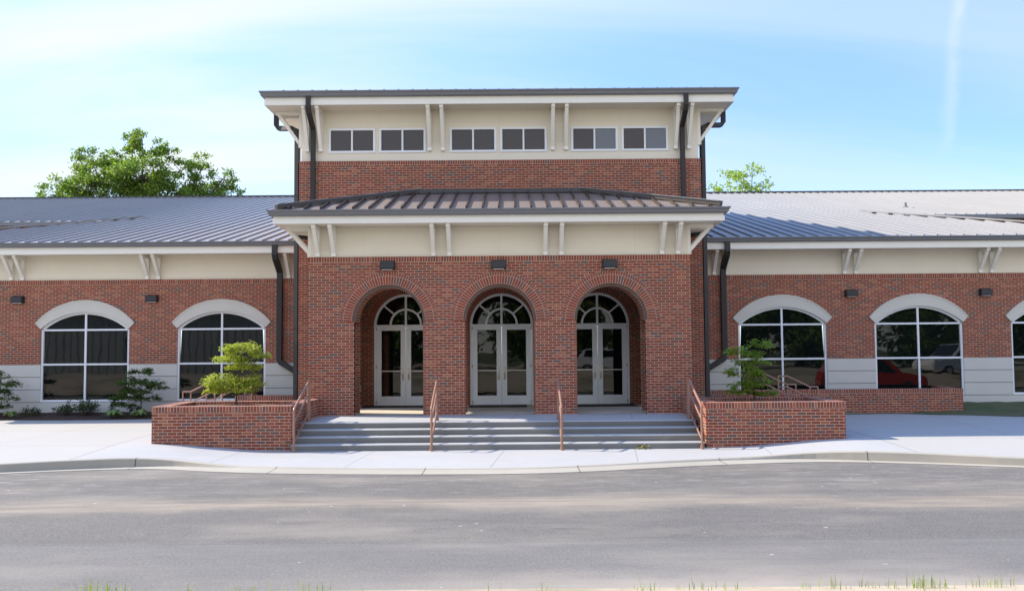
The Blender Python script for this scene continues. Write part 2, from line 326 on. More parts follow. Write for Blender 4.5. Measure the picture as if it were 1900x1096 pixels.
M['spring'] = leafm('pale spring leaf', [(0.19, 0.27, 0.06), (0.27, 0.35, 0.085), (0.34, 0.39, 0.13)], 0.5)
M['shrub'] = leafm('dark shrub leaf', [(0.028, 0.05, 0.018), (0.042, 0.07, 0.022), (0.065, 0.08, 0.032)], 0.2)
M['hosta'] = leafm('light green hosta leaf', [(0.12, 0.20, 0.06), (0.19, 0.28, 0.09), (0.27, 0.34, 0.14)], 0.25)
M['blade'] = leafm('grass blade', [(0.13, 0.19, 0.04), (0.20, 0.26, 0.06), (0.30, 0.30, 0.11)], 0.4)
M['dry'] = leafm('dry yellow leaf', [(0.28, 0.24, 0.06), (0.35, 0.30, 0.10)], 0.2)

# ------------------------------------------------------------------ mesh helper
class MB:
    def __init__(s): s.v = []; s.f = []; s.uv = []; s.mi = []
    def face(s, pts, uv=None, mi=0):
        i = len(s.v); s.v.extend([tuple(p) for p in pts]); s.f.append(tuple(range(i, i + len(pts)))); s.mi.append(mi)
        if uv is None:
            a, b, c = Vector(pts[0]), Vector(pts[1]), Vector(pts[2]); n = (b - a).cross(c - a); ax = max(range(3), key=lambda k: abs(n[k]))
            uv = [(p[0], p[2]) if ax == 1 else (p[1], p[2]) if ax == 0 else (p[0], p[1]) for p in pts]
        s.uv.extend(uv)
    def box(s, x0, x1, y0, y1, z0, z1, mi=0, skip=''):
        A = [(x0, y0, z0), (x1, y0, z0), (x1, y1, z0), (x0, y1, z0), (x0, y0, z1), (x1, y0, z1), (x1, y1, z1), (x0, y1, z1)]
        for k, q in (('b', (0, 3, 2, 1)), ('t', (4, 5, 6, 7)), ('f', (0, 1, 5, 4)), ('k', (2, 3, 7, 6)), ('l', (3, 0, 4, 7)), ('r', (1, 2, 6, 5))):
            if k not in skip: s.face([A[i] for i in q], mi=mi)
    def prism(s, pts, d, mi=0):
        """closed polygon pts (3-D, planar), extruded by vector d"""
        d = Vector(d); a = [Vector(p) for p in pts]; b = [p + d for p in a]; n = len(a)
        nrm = Vector((0, 0, 0))
        for i in range(n): nrm += a[i].cross(a[(i + 1) % n])
        if nrm.dot(d) > 0: a.reverse(); b.reverse()
        s.face(a, mi=mi); s.face(list(reversed(b)), mi=mi)
        for i in range(n):
            j = (i + 1) % n; s.face([a[j], a[i], b[i], b[j]], mi=mi)
    def tube(s, pts, rad, seg=8, rot=0.0, cap=True, aspect=1.0, mi=0):
        pts = [Vector(p) for p in pts]; n = len(pts); rs = rad if isinstance(rad, (list, tuple)) else [rad] * n
        rings = []; ref = None
        for i, p in enumerate(pts):
            d = (pts[min(i + 1, n - 1)] - pts[max(i - 1, 0)]).normalized()
            if ref is None: ref = Vector((0, 1, 0)) if abs(d.y) < 0.9 else Vector((1, 0, 0))
            a = (ref - d * ref.dot(d)).normalized(); ref = a; b = d.cross(a)
            # widen at the mitre of a bend
            k = 1.0
            rings.append([p + (a * math.cos(rot + 2 * math.pi * j / seg) * aspect + b * math.sin(rot + 2 * math.pi * j / seg)) * rs[i] * k for j in range(seg)])
        for i in range(n - 1):
            for j in range(seg):
                k = (j + 1) % seg; s.face([rings[i][j], rings[i][k], rings[i + 1][k], rings[i + 1][j]], mi=mi)
        if cap: s.face(list(reversed(rings[0])), mi=mi); s.face(rings[-1], mi=mi)
    def bar(s, p, q, w_, h_, up=(0, 0, 1), mi=0):
        p, q, up = Vector(p), Vector(q), Vector(up); d = (q - p).normalized(); a = d.cross(up).normalized() * w_ / 2; b = a.cross(d).normalized() * h_ / 2
        A = [p - a - b, p + a - b, p + a + b, p - a + b]; B = [x + (q - p) for x in A]
        s.face(list(reversed(A)) , mi=mi); s.face(B, mi=mi)
        for i in range(4): j = (i + 1) % 4; s.face([A[i], A[j], B[j], B[i]], mi=mi)
    def build(s, name, mats, parent=None, smooth=False, bevel=0.0, weld=False):
        me = bpy.data.meshes.new(name); me.from_pydata(s.v, [], s.f)
        ul = me.uv_layers.new(name='UVMap'); flat = [c for u in s.uv for c in u]; ul.data.foreach_set('uv', flat)
        for mt in (mats if isinstance(mats, (list, tuple)) else [mats]): me.materials.append(mt)
        me.polygons.foreach_set('material_index', s.mi)
        if weld or bevel:
            bm = bmesh.new(); bm.from_mesh(me); bmesh.ops.remove_doubles(bm, verts=bm.verts, dist=0.0005); bmesh.ops.recalc_face_normals(bm, faces=bm.faces)
            if bevel: bmesh.ops.bevel(bm, geom=[e for e in bm.edges if len(e.link_faces) == 2 and e.calc_face_angle(0) > 0.6], offset=bevel, segments=2, affect='EDGES', clamp_overlap=True)
            bm.to_mesh(me); bm.free()
        if smooth: me.polygons.foreach_set('use_smooth', [True] * len(me.polygons))
        me.update()
        o = bpy.data.objects.new(name, me); col.objects.link(o)
        if parent is not None:
            o.parent = parent
            # vertices are in world space: cancel the thing's own location (a part's world matrix is already the identity)
            if parent.parent is None: o.matrix_parent_inverse = Matrix.Translation(-Vector(parent.location))
        return o
def tag(o, label=None, cat=None, group=None, kind=None):
    if label: o['label'] = label
    if cat: o['category'] = cat
    if group: o['group'] = group
    if kind: o['kind'] = kind
    return o
def thing(name, loc, label, cat, group=None):
    o = bpy.data.objects.new(name, None); o.empty_display_size = 0.3; o.location = loc; col.objects.link(o); return tag(o, label, cat, group)
def copy_thing(root, loc, label=None, rot=None, scale=None):
    c = root.copy(); col.objects.link(c); c.location = loc
    if rot is not None: c.rotation_euler = rot
    if scale is not None: c.scale = (scale,) * 3
    if label: c['label'] = label
    for ch in list(root.children):
        d = ch.copy(); col.objects.link(d); d.parent = c; d.matrix_parent_inverse = ch.matrix_parent_inverse.copy()
        for g in list(ch.children):
            e = g.copy(); col.objects.link(e); e.parent = d; e.matrix_parent_inverse = g.matrix_parent_inverse.copy()
    return c

def smooth(a, b, x):
    t = max(0.0, min(1.0, (x - a) / (b - a))); return t * t * (3 - 2 * t)
def interp(tab, x):
    if x <= tab[0][0]: return tab[0][1]
    for (a, b), (c, d) in zip(tab, tab[1:]):
        if x <= c:
            t = (x - a) / (c - a); return b + (d - b) * (t * t * (3 - 2 * t))
    return tab[-1][1]

# ------------------------------------------------------------------ ground
GUT = [(-60, 13.0), (-30, 15.2), (-17, 16.4), (-13, 17.2), (-9.8, 18.27), (-8.6, 18.65), (-7.1, 18.84), (-5.5, 18.30), (-3.8, 17.93), (-0.8, 17.69), (1.2, 17.80), (4.1, 18.66), (5.9, 19.05), (6.9, 19.10), (8.5, 18.73), (10.3, 18.04), (13, 17.2), (17, 16.4), (30, 15.2), (60, 13.0)]
def spline(tab, x):
    if x <= tab[0][0]: return tab[0][1]
    if x >= tab[-1][0]: return tab[-1][1]
    for i in range(len(tab) - 1):
        if x <= tab[i + 1][0]:
            x0, y0 = tab[i]; x1, y1 = tab[i + 1]; xm, ym = tab[max(i - 1, 0)]; xp, yp = tab[min(i + 2, len(tab) - 1)]
            m0 = (y1 - ym) / (x1 - xm); m1 = (yp - y0) / (xp - x0); h = x1 - x0; t = (x - x0) / h
            return (2 * t**3 - 3 * t**2 + 1) * y0 + (t**3 - 2 * t**2 + t) * h * m0 + (-2 * t**3 + 3 * t**2) * y1 + (t**3 - t**2) * h * m1
def gut_y(x): return spline(GUT, x)
def curb_y(x): return gut_y(x) + 0.62 - 0.34 * smooth(5.0, 8.5, abs(x))
def walk_z(x, y):
    s = smooth(4.9, 8.2, abs(x))
    c = 0.05 + 0.021 * (y - 21.2)
    e = 0.24 + (0.040 * (y - 21.2) if y < 21.2 else 0.013 * (y - 21.2))
    return c * (1 - s) + e * s
ROAD_Z = -0.035
xs = [-60, -50, -40, -32, -26, -22] + [-19 + 0.25 * i for i in range(153)] + [22, 26, 32, 40, 50, 60]
def add_structure(name, mb, mat, label=None, cat=None, **k):
    o = mb.build(name, mat, **k); o['kind'] = 'structure'
    return o
b = MB()
b.face([(-400, -60, -0.30), (400, -60, -0.30), (400, 400, -0.30), (-400, 400, -0.30)])
b.face([(-400, -400, 0.02), (400, -400, 0.02), (400, -60, 0.02), (-400, -60, 0.02)])
add_structure('ground', b, M['lawn'])
b = MB()
def grid(mb, xs, n, y0, y1, zf):
    for a, c in zip(xs, xs[1:]):
        for k in range(n):
            t0, t1 = k / n, (k + 1) / n
            q = []
            for x, t in ((a, t0), (c, t0), (c, t1), (a, t1)):
                y = y0(x) * (1 - t) + y1(x) * t; q.append((x, y, zf(x, y)))
            mb.face(q)
grid(b, xs, 6, lambda x: 9.0, lambda x: gut_y(x) + 0.03, lambda x, y: ROAD_Z)
add_structure('road', b, M['asphalt'], weld=True, smooth=True)
b = MB()
def gz(x): return ROAD_Z + 0.012
for a, c in zip(xs, xs[1:]):
    p = lambda x, y, z: (x, y, z)
    ya, yc, ca, cc = gut_y(a), gut_y(c), curb_y(a), curb_y(c)
    za, zc = max(walk_z(a, ca), ROAD_Z + 0.012), max(walk_z(c, cc), ROAD_Z + 0.012)
    b.face([(a, ya, gz(a)), (c, yc, gz(c)), (c, cc, gz(c)), (a, ca, gz(a))])
    b.face([(a, ca, gz(a)), (c, cc, gz(c)), (c, cc + 0.025, zc - 0.012), (a, ca + 0.025, za - 0.012)])
    b.face([(a, ca + 0.025, za - 0.012), (c, cc + 0.025, zc - 0.012), (c, cc + 0.045, zc + 0.003), (a, ca + 0.045, za + 0.003)])
    b.face([(a, ca + 0.045, za + 0.003), (c, cc + 0.045, zc + 0.003), (c, cc + 0.17, zc + 0.006), (a, ca + 0.17, za + 0.006)])
    b.face([(a, ya, gz(a) - 0.1), (c, yc, gz(c) - 0.1), (c, yc, gz(c)), (a, ya, gz(a))])
add_structure('curb', b, M['curb'], weld=True)
b = MB()
grid(b, xs, 14, lambda x: curb_y(x) + 0.16, lambda x: 29.3, walk_z)
add_structure('sidewalk', b, M['walk'], weld=True, smooth=True)
# near verge, behind the lower edge of the photograph: bank the camera stands on
b = MB()
def verge_z(x, y): return 0.06 + 0.66 * smooth(9.1, 5.2, y) + 0.03 * math.sin(x * 2.1) * smooth(9, 8, y)
vx = [-60 + 1.5 * i for i in range(81)]
grid(b, vx, 8, lambda x: 9.0, lambda x: -60.0 if False else 1.0, verge_z)
grid(b, vx, 4, lambda x: 1.0, lambda x: -60.0, lambda x, y: 0.72 - 0.7 * smooth(1, -40, y) * 0.98)
add_structure('verge', b, M['dirt'], weld=True, smooth=True)
b = MB()
b.box(-60, 60, 8.90, 9.09, -0.2, -0.002)
add_structure('near_curb', b, M['curb'])
# planting bed (left) and lawn strip (right) against the wings
def bed(name, xa, xb, edge, mat, lift):
    b = MB(); n = 60
    X = [xa + (xb - xa) * i / n for i in range(n + 1)]
    def zf(x, y):
        e = edge(x); return walk_z(x, y) + 0.012 + lift * smooth(e, 29.1, y) + 0.012 * math.sin(7 * x + 3 * y) * smooth(e, e + .5, y)
    for a, c in zip(X, X[1:]):
        for k in range(6):
            q = []
            for x, t in ((a, k / 6), (c, k / 6), (c, (k + 1) / 6), (a, (k + 1) / 6)):
                y = edge(x) * (1 - t) + 29.15 * t; q.append((x, y, zf(x, y)))
            b.face(q)
    return add_structure(name, b, mat, weld=True, smooth=True), zf
bed_edge = lambda x: interp([(-24, 26.9), (-16, 27.7), (-12.5, 27.45), (-8.0, 27.85), (-6.0, 27.9)], x)
_, bed_z = bed('planting_bed', -24, -6.05, bed_edge, M['mulch'], 0.10)
lawn_edge = lambda x: interp([(6.05, 27.2), (9.5, 27.35), (11.6, 27.5), (13.2, 26.9), (15.0, 26.2), (18, 25.2), (24, 24.6)], x)
_, lawn_z = bed('lawn', 6.05, 24, lawn_edge, M['lawn'], 0.20)

# ------------------------------------------------------------------ walls with openings
def wall(mb, P, u0, u1, z0, z1, d, openings, sides=True, uvf=None, back=True):
    """P(u, depth, z) -> point; front at depth 0, back at depth d. openings: dict(u0,u1,sill(u),top(u),breaks)"""
    br = {u0, u1}
    for o in openings:
        br |= {o['u0'], o['u1']}; br |= set(o.get('breaks', []))
    br = sorted(x for x in br if u0 - 1e-6 <= x <= u1 + 1e-6)
    def quad(a, c, la, lc, ha, hc):
        if ha - la < 1e-5 and hc - lc < 1e-5: return
        pts = [(a, la), (c, lc), (c, hc), (a, ha)]
        q = []
        for p_ in pts:
            if not q or (abs(p_[0] - q[-1][0]) > 1e-6 or abs(p_[1] - q[-1][1]) > 1e-6): q.append(p_)
        if len(q) > 2 and abs(q[0][0] - q[-1][0]) < 1e-6 and abs(q[0][1] - q[-1][1]) < 1e-6: q.pop()
        if len(q) < 3: return
        f = uvf or (lambda u, z: (u, z))
        mb.face([P(u, 0, z) for u, z in q], [f(u, z) for u, z in q])
        if back: mb.face([P(u, d, z) for u, z in reversed(q)], [f(u, z) for u, z in reversed(q)])
    for a, c in zip(br, br[1:]):
        mid = (a + c) / 2; op = None
        for o in openings:
            if o['u0'] - 1e-6 < mid < o['u1'] + 1e-6: op = o
        if op is None: quad(a, c, z0, z0, z1, z1); continue
        e = 1e-4
        sa, sc = op['sill'](mid), op['sill'](mid)
        ta, tc_ = op['top'](a), op['top'](c)
        cl = lambda v: max(z0, min(z1, v))
        quad(a, c, z0, z0, cl(sa), cl(sc)); quad(a, c, cl(ta), cl(tc_), z1, z1)
        # reveals inside this band
        if d > 0:
            if z0 < sa < z1: mb.face([P(a, 0, sa), P(c, 0, sa), P(c, d, sa), P(a, d, sa)])
            if z0 < max(ta, tc_) <= z1 + 1e-6 and max(ta, tc_) > z0:
                la, lc = cl(ta), cl(tc_)
                mb.face([P(c, 0, lc), P(a, 0, la), P(a, d, la), P(c, d, lc)])
    for o in openings:
        if d <= 0: break
        for u, s_ in ((o['u0'], 1), (o['u1'], -1)):
            lo = max(z0, o['sill'](u + s_ * 1e-3)); hi = min(z1, o['top'](u))
            if hi > lo + 1e-5:
                q = [P(u, 0, lo), P(u, d, lo), P(u, d, hi), P(u, 0, hi)]
                mb.face(q if s_ < 0 else list(reversed(q)))
    if sides and d > 0:
        mb.face([P(u0, d, z0), P(u0, 0, z0), P(u0, 0, z1), P(u0, d, z1)]); mb.face([P(u1, 0, z0), P(u1, d, z0), P(u1, d, z1), P(u1, 0, z1)])
        mb.face([P(u0, 0, z1), P(u1, 0, z1), P(u1, d, z1), P(u0, d, z1)])
def front(y): return lambda u, dd, z: (u, y + dd, z)
def arch_open(cx, half, sill, spring, r=None, n=28):
    r = r or half
    br = [cx - r * math.cos(math.pi * i / n) for i in range(n + 1)] + [cx - half, cx + half]
    top = lambda u: spring + math.sqrt(max(0.0, r * r - (u - cx) ** 2))
    return dict(u0=cx - r, u1=cx + r, sill=(lambda u: sill if abs(u - cx) < half else spring), top=top, breaks=br)
def seg_open(cx, half, sill, spring, top, n=20):
    h = top - spring; rr = (half * half + h * h) / (2 * h); zc = top - rr
    br = [cx - half + 2 * half * i / n for i in range(n + 1)]
    return dict(u0=cx - half, u1=cx + half, sill=lambda u: sill, top=lambda u: zc + math.sqrt(max(0, rr * rr - (u - cx) ** 2)), breaks=br)
def soldier_strip(mb, P, u0, u1, z0, z1, d):
    wall(mb, P, u0, u1, z0, z1, d, [], uvf=lambda u, z: ((z - z0) / (z1 - z0) * 0.215, u))

FLOOR = 0.62
PF, DW, TF, WW = 24.3, 28.2, 27.1, 29.1        # portico front, door wall, tower front, wing wall
PX, TX = 5.08, 6.0
BAY = (-2.95, 0.0, 2.95)
bld = thing('brick_building', (0, 27, 0), 'red brick civic building with a three arched entrance porch under a raised clerestory block', 'building')

# ---- portico
T = 1.0
b = MB()
wall(b, front(PF), -PX, PX, FLOOR - 0.25, 4.68, 0.1, [arch_open(c, 0.915, FLOOR, 3.1, 0.975) for c in BAY])
wall(b, front(PF + 0.1), -PX, PX, FLOOR - 0.25, 4.82, T - 0.1, [arch_open(c, 0.915, FLOOR, 3.1, 0.916) for c in BAY])
for s in (-1, 1):      # side walls, arched too
    Pf = (lambda s: (lambda u, dd, z: (s * (PX - dd), u, z)))(s)
    wall(b, Pf, PF + T, 27.1, FLOOR - 0.25, 4.82, T * 0.9, [arch_open(26.2, 0.86, FLOOR, 3.1, 0.861)], sides=False)
b.build('porch_wall', M['brick'], bld)
b = MB(); soldier_strip(b, front(PF - 0.003), -PX - 0.003, PX + 0.003, 4.68, 4.823, 0.1)
b.build('soldier_course', M['soldier'], bld)
for c in BAY:
    b = MB(); n = 40
    for (r0, r1, yy) in ((0.975, 1.205, PF - 0.004), (1.205, 1.31, PF - 0.003)):
        for i in range(n):
            a0, a1 = math.pi * i / n, math.pi * (i + 1) / n
            q = [(c + r * math.cos(a), yy, 3.1 + r * math.sin(a)) for r, a in ((r0, a0), (r0, a1), (r1, a1), (r1, a0))]
            rm = r0 + 0.1
            b.face(list(reversed(q)), list(reversed([(0.0, a0 * rm), (0.0, a1 * rm), (0.2149, a1 * rm), (0.2149, a0 * rm)])))
        q = None
    b.build('arch_ring', M['soldier'], bld)
    b = MB()
    for i in range(n):
        a0, a1 = math.pi * i / n, math.pi * (i + 1) / n
        pr = lambda r, a, y: (c + r * math.cos(a), y, 3.1 + r * math.sin(a))
        b.face([pr(0.90, a1, PF + 0.085), pr(0.90, a0, PF + 0.085), pr(0.975, a0, PF + 0.085), pr(0.975, a1, PF + 0.085)])
        b.face([pr(0.90, a0, PF + 0.085), pr(0.90, a1, PF + 0.085), pr(0.90, a1, PF + 0.16), pr(0.90, a0, PF + 0.16)])
    b.build('arch_liner', M['liner'], bld)
b = MB(); b.box(-PX + 0.05, PX - 0.05, PF + T, DW, 4.76, 4.82); b.build('porch_ceiling', M['soffit'], bld)
# siding band above the porch brick
def siding_box(name, x0, x1, y0, y1, z0, z1): 
    b = MB(); b.box(x0, x1, y0, y1, z0, z1, skip='bt'); return b.build(name, M['siding'], bld)
siding_box('siding', -PX + 0.05, PX - 0.05, PF + 0.04, TF, 4.82, 5.66)

# ---- eaves swept round an open rectangular path
def sweep(mb, path, prof, closed_prof=True):
    """path: (x,y) points going round with outward on the RIGHT hand; prof: (out, z)"""
    n = len(path); rings = []
    for i, (x, y) in enumerate(path):
        dirs = []
        if i > 0: dirs.append(Vector((path[i][0] - path[i - 1][0], path[i][1] - path[i - 1][1])).normalized())
        if i < n - 1: dirs.append(Vector((path[i + 1][0] - path[i][0], path[i + 1][1] - path[i][1])).normalized())
        ns = [Vector((d.y, -d.x)) for d in dirs]
        mvec = ns[0] if len(ns) == 1 else (ns[0] + ns[1]) / (1 + ns[0].dot(ns[1]))
        rings.append([(x + mvec.x * o, y + mvec.y * o, z) for o, z in prof])
    k = len(prof)
    for i in range(n - 1):
        for j in range(k if closed_prof else k - 1):
            a, c = j, (j + 1) % k
            mb.face([rings[i][a], rings[i + 1][a], rings[i + 1][c], rings[i][c]])
    if closed_prof: mb.face(rings[0]); mb.face(list(reversed(rings[-1])))
def eave(path, wallpath, zs, zf, zg, h):
    """zs soffit level, zf top of fascia, zg top of gutter"""
    b = MB(); mid = zs + (zf - zs) * 0.62
    sweep(b, path, [(-0.05, zs - 0.012), (0.0, zs - 0.012), (0.0, mid), (-0.02, mid), (-0.02, zf + 0.01), (-0.05, zf + 0.01)])
    b.build('fascia', M['trim'], bld)
    b = MB(); sweep(b, path, [(-0.018, zf), (0.055, zf), (0.085, zf + 0.03), (0.10, zf + (zg - zf) * 0.55), (0.135, zg - 0.03), (0.135, zg), (0.115, zg), (0.115, zg - 0.02), (-0.018, zg - 0.02)])
    b.build('gutter', M['gutter'], bld)
    b = MB()
    for i in range(len(path) - 1):
        b.face([(path[i][0], path[i][1], zs), (wallpath[i][0], wallpath[i][1], zs), (wallpath[i + 1][0], wallpath[i + 1][1], zs), (path[i + 1][0], path[i + 1][1], zs)])
    b.build('soffit', M['soffit'], bld)
EX, EY = 5.86, 23.6
eave([(-EX, TF), (-EX, EY), (EX, EY), (EX, TF)], [(-PX, TF), (-PX, PF), (PX, PF), (PX, TF)], 5.635, 5.82, 5.975, 0)
# portico roof
ZE, SL = 5.965, 0.283
RX, RY = EX + 0.09, EY - 0.09
run = TF - RY
b = MB()
zt = ZE + SL * run
b.face([(-RX, RY, ZE), (RX, RY, ZE), (RX - run, TF, zt), (-RX + run, TF, zt)])
for s in (-1, 1):
    b.face([(s * RX, RY, ZE), (s * RX, TF, ZE), (s * (RX - run), TF, zt)] if s > 0 else [(s * RX, TF, ZE), (s * RX, RY, ZE), (s * (RX - run), TF, zt)])
k = -13
while k <= 13:
    x = k * 0.4195; t = min(run, RX - abs(x)) - 0.04
    if t > 0.15: b.bar((x, RY + 0.03, ZE + 0.036 + SL * 0.03), (x, RY + t, ZE + SL * t + 0.036), 0.034, 0.08, mi=1)
    k += 1
for s in (-1, 1):
    for j in range(1, 9):
        y = RY + j * 0.4195; t = min(y - RY, run) - 0.04
        if t > 0.1: b.bar((s * (RX - 0.03), y, ZE + 0.03), (s * (RX - t), y, ZE + SL * t + 0.03), 0.035, 0.07)
pr_ = b.build('porch_roof', [M['porchroof'], M['seam']], bld)
b = MB()
for s in (-1, 1):
    b = MB(); b.bar((s * (RX - 0.16), RY + 0.16, ZE + 0.175), (s * (RX - run), TF - 0.02, zt + 0.135), 0.20, 0.022)
    b.bar((s * (RX - 0.16), RY + 0.16, ZE + 0.11), (s * (RX - run), TF - 0.02, zt + 0.07), 0.13, 0.105, mi=1)  # dark bar stands in for the shade in the gap under the cap
    b.build('hip_cap', [M['gutter'], M['seam']], bld)
b = MB(); b.box(-(RX - run) - 0.05, RX - run + 0.05, TF - 0.16, TF - 0.004, zt - 0.02, zt + 0.10)
b.build('flashing', M['flash'], bld)

# ---- tower block
b = MB()
for s in (-1, 1):
    b.box(min(s * 4.9, s * TX), max(s * 4.9, s * TX), TF, TF + 0.3, 0.2, 4.76)
    b.box(min(s * TX, s * (TX - 0.3)), max(s * TX, s * (TX - 0.3)), TF + 0.3, 38.0, 0.2, 7.85)
b.box(-TX, TX, TF, TF + 0.3, 4.76, 7.85)
b.build('clerestory_brick_wall', M['brick'], bld)
b = MB(); soldier_strip(b, front(TF - 0.003), -TX - 0.003, TX + 0.003, 7.85, 7.975, 0.3)
for s in (-1, 1):
    Pf = (lambda s: (lambda u, dd, z: (s * (TX - dd), u, z)))(s); soldier_strip(b, Pf, TF + 0.3, 38.0, 7.85, 7.975, 0.3)
b.build('soldier_course', M['soldier'], bld)
b = MB()
wins = []
for c in (-3.67, -0.045, 3.59): wins += [(c - 1.44, c - 0.07), (c + 0.07, c + 1.44)]
ZW0, ZW1 = 8.235, 8.955
ops = [dict(u0=a, u1=c, sill=lambda u: ZW0, top=lambda u: ZW1, breaks=[]) for a, c in wins]
SX = TX - 0.06
wall(b, front(TF + 0.05), -SX, SX, 7.975, 9.53, 0.12, ops)
for s in (-1, 1): b.box(min(s * SX, s * (SX - .12)), max(s * SX, s * (SX - .12)), TF + 0.17, 38, 7.975, 9.53)
b.build('clerestory_siding', M['siding'], bld)
for wi, (a, c) in enumerate(wins):
    b = MB(); y0, y1 = TF + 0.02, TF + 0.10; fw = 0.05; mx = (a + c) / 2
    b.box(a - 0.012, a + fw, y0, y1, ZW0 - .012, ZW1 + .012); b.box(c - fw, c + 0.012, y0, y1, ZW0 - .012, ZW1 + .012)
    b.box(a + fw, c - fw, y0, y1, ZW1 - fw, ZW1 + .012); b.box(a + fw, c - fw, y0, y1, ZW0 - .012, ZW0 + fw); b.box(mx - 0.025, mx + 0.025, y0 + .003, y1 - .003, ZW0 + fw, ZW1 - fw)
    wobj = b.build('clerestory_window', M['frame'], bld)
    b = MB()
    for q, (l, r_) in enumerate(((a + fw, mx - 0.025), (mx + 0.025, c - fw))):
        b.box(l - 0.01, r_ + 0.01, TF + 0.07, TF + 0.085, ZW0 + fw - 0.01, ZW1 - fw + 0.01, mi=1 if (wi >= 4 and q == 1) else 0)
    b.build('pane', [M['glass_up'], M['glass_up2']], wobj)
TEX, TEY = 6.86, 26.4
eave([(-TEX, 38.6), (-TEX, TEY), (TEX, TEY), (TEX, 38.6)], [(-SX, 38.6), (-SX, TF + 0.05), (SX, TF + 0.05), (SX, 38.6)], 9.505, 9.72, 9.885, 0)
b = MB(); rx, ry, ze = TEX + 0.10, TEY - 0.10, 9.875; ym = 38.7; h = 6.0
tp = [(-rx + h, ry + h, ze + 0.19 * h), (rx - h, ry + h, ze + 0.19 * h)]
b.face([(-rx, ry, ze), (rx, ry, ze), tp[1], tp[0]]); b.face([(rx, ry, ze), (rx, ym, ze), tp[1]]); b.face([(-rx, ym, ze), (-rx, ry, ze), tp[0]]); b.face([(rx, ym, ze), (-rx, ym, ze), tp[0], tp[1]])
for k in range(-16, 17):
    x = k * 0.4195; t = min(h, rx - abs(x)) - 0.05
    if t > 0.2: b.bar((x, ry + 0.02, ze + 0.02), (x, ry + t, ze + 0.19 * t + 0.02), 0.035, 0.05)
b.build('clerestory_roof', M['roof'], bld)

# ---- door wall inside the porch
b = MB()
dops = [arch_open(c, 0.975, FLOOR, 3.07, 0.976) for c in BAY]
wall(b, front(DW), -4.9, 4.9, FLOOR - 0.2, 4.78, 0.25, dops)
for s in (-1, 1): b.box(min(s * 4.9, s * 5.2), max(s * 4.9, s * 5.2), TF + 0.3, DW + 0.25, FLOOR - 0.2, 4.78)
b.build('porch_back_wall', M['brick'], bld)
for c in BAY:
    b = MB(); n = 32; r0, r1 = 0.977, 1.2
    for i in range(n):
        a0, a1 = math.pi * i / n, math.pi * (i + 1) / n
        q = [(c + r * math.cos(a), DW - 0.004, 3.07 + r * math.sin(a)) for r, a in ((r0, a0), (r0, a1), (r1, a1), (r1, a0))]
        b.face(list(reversed(q)), list(reversed([(0, a0 * 1.08), (0, a1 * 1.08), (0.2149, a1 * 1.08), (0.2149, a0 * 1.08)])))
    b.build('inner_arch_ring', M['soldier'], bld)
def ring_arc(mb, cx, cz, r0, r1, y0, y1, a0, a1, n):
    for i in range(n):
        t0, t1 = a0 + (a1 - a0) * i / n, a0 + (a1 - a0) * (i + 1) / n
        pr = lambda r, a, y: (cx + r * math.cos(a), y, cz + r * math.sin(a))
        mb.face([pr(r0, t1, y0), pr(r0, t0, y0), pr(r1, t0, y0), pr(r1, t1, y0)])
        mb.face([pr(r0, t0, y0), pr(r0, t1, y0), pr(r0, t1, y1), pr(r0, t0, y1)])
        mb.face([pr(r1, t1, y0), pr(r1, t0, y0), pr(r1, t0, y1), pr(r1, t1, y1)])
dlab = ('left', 'middle', 'right')
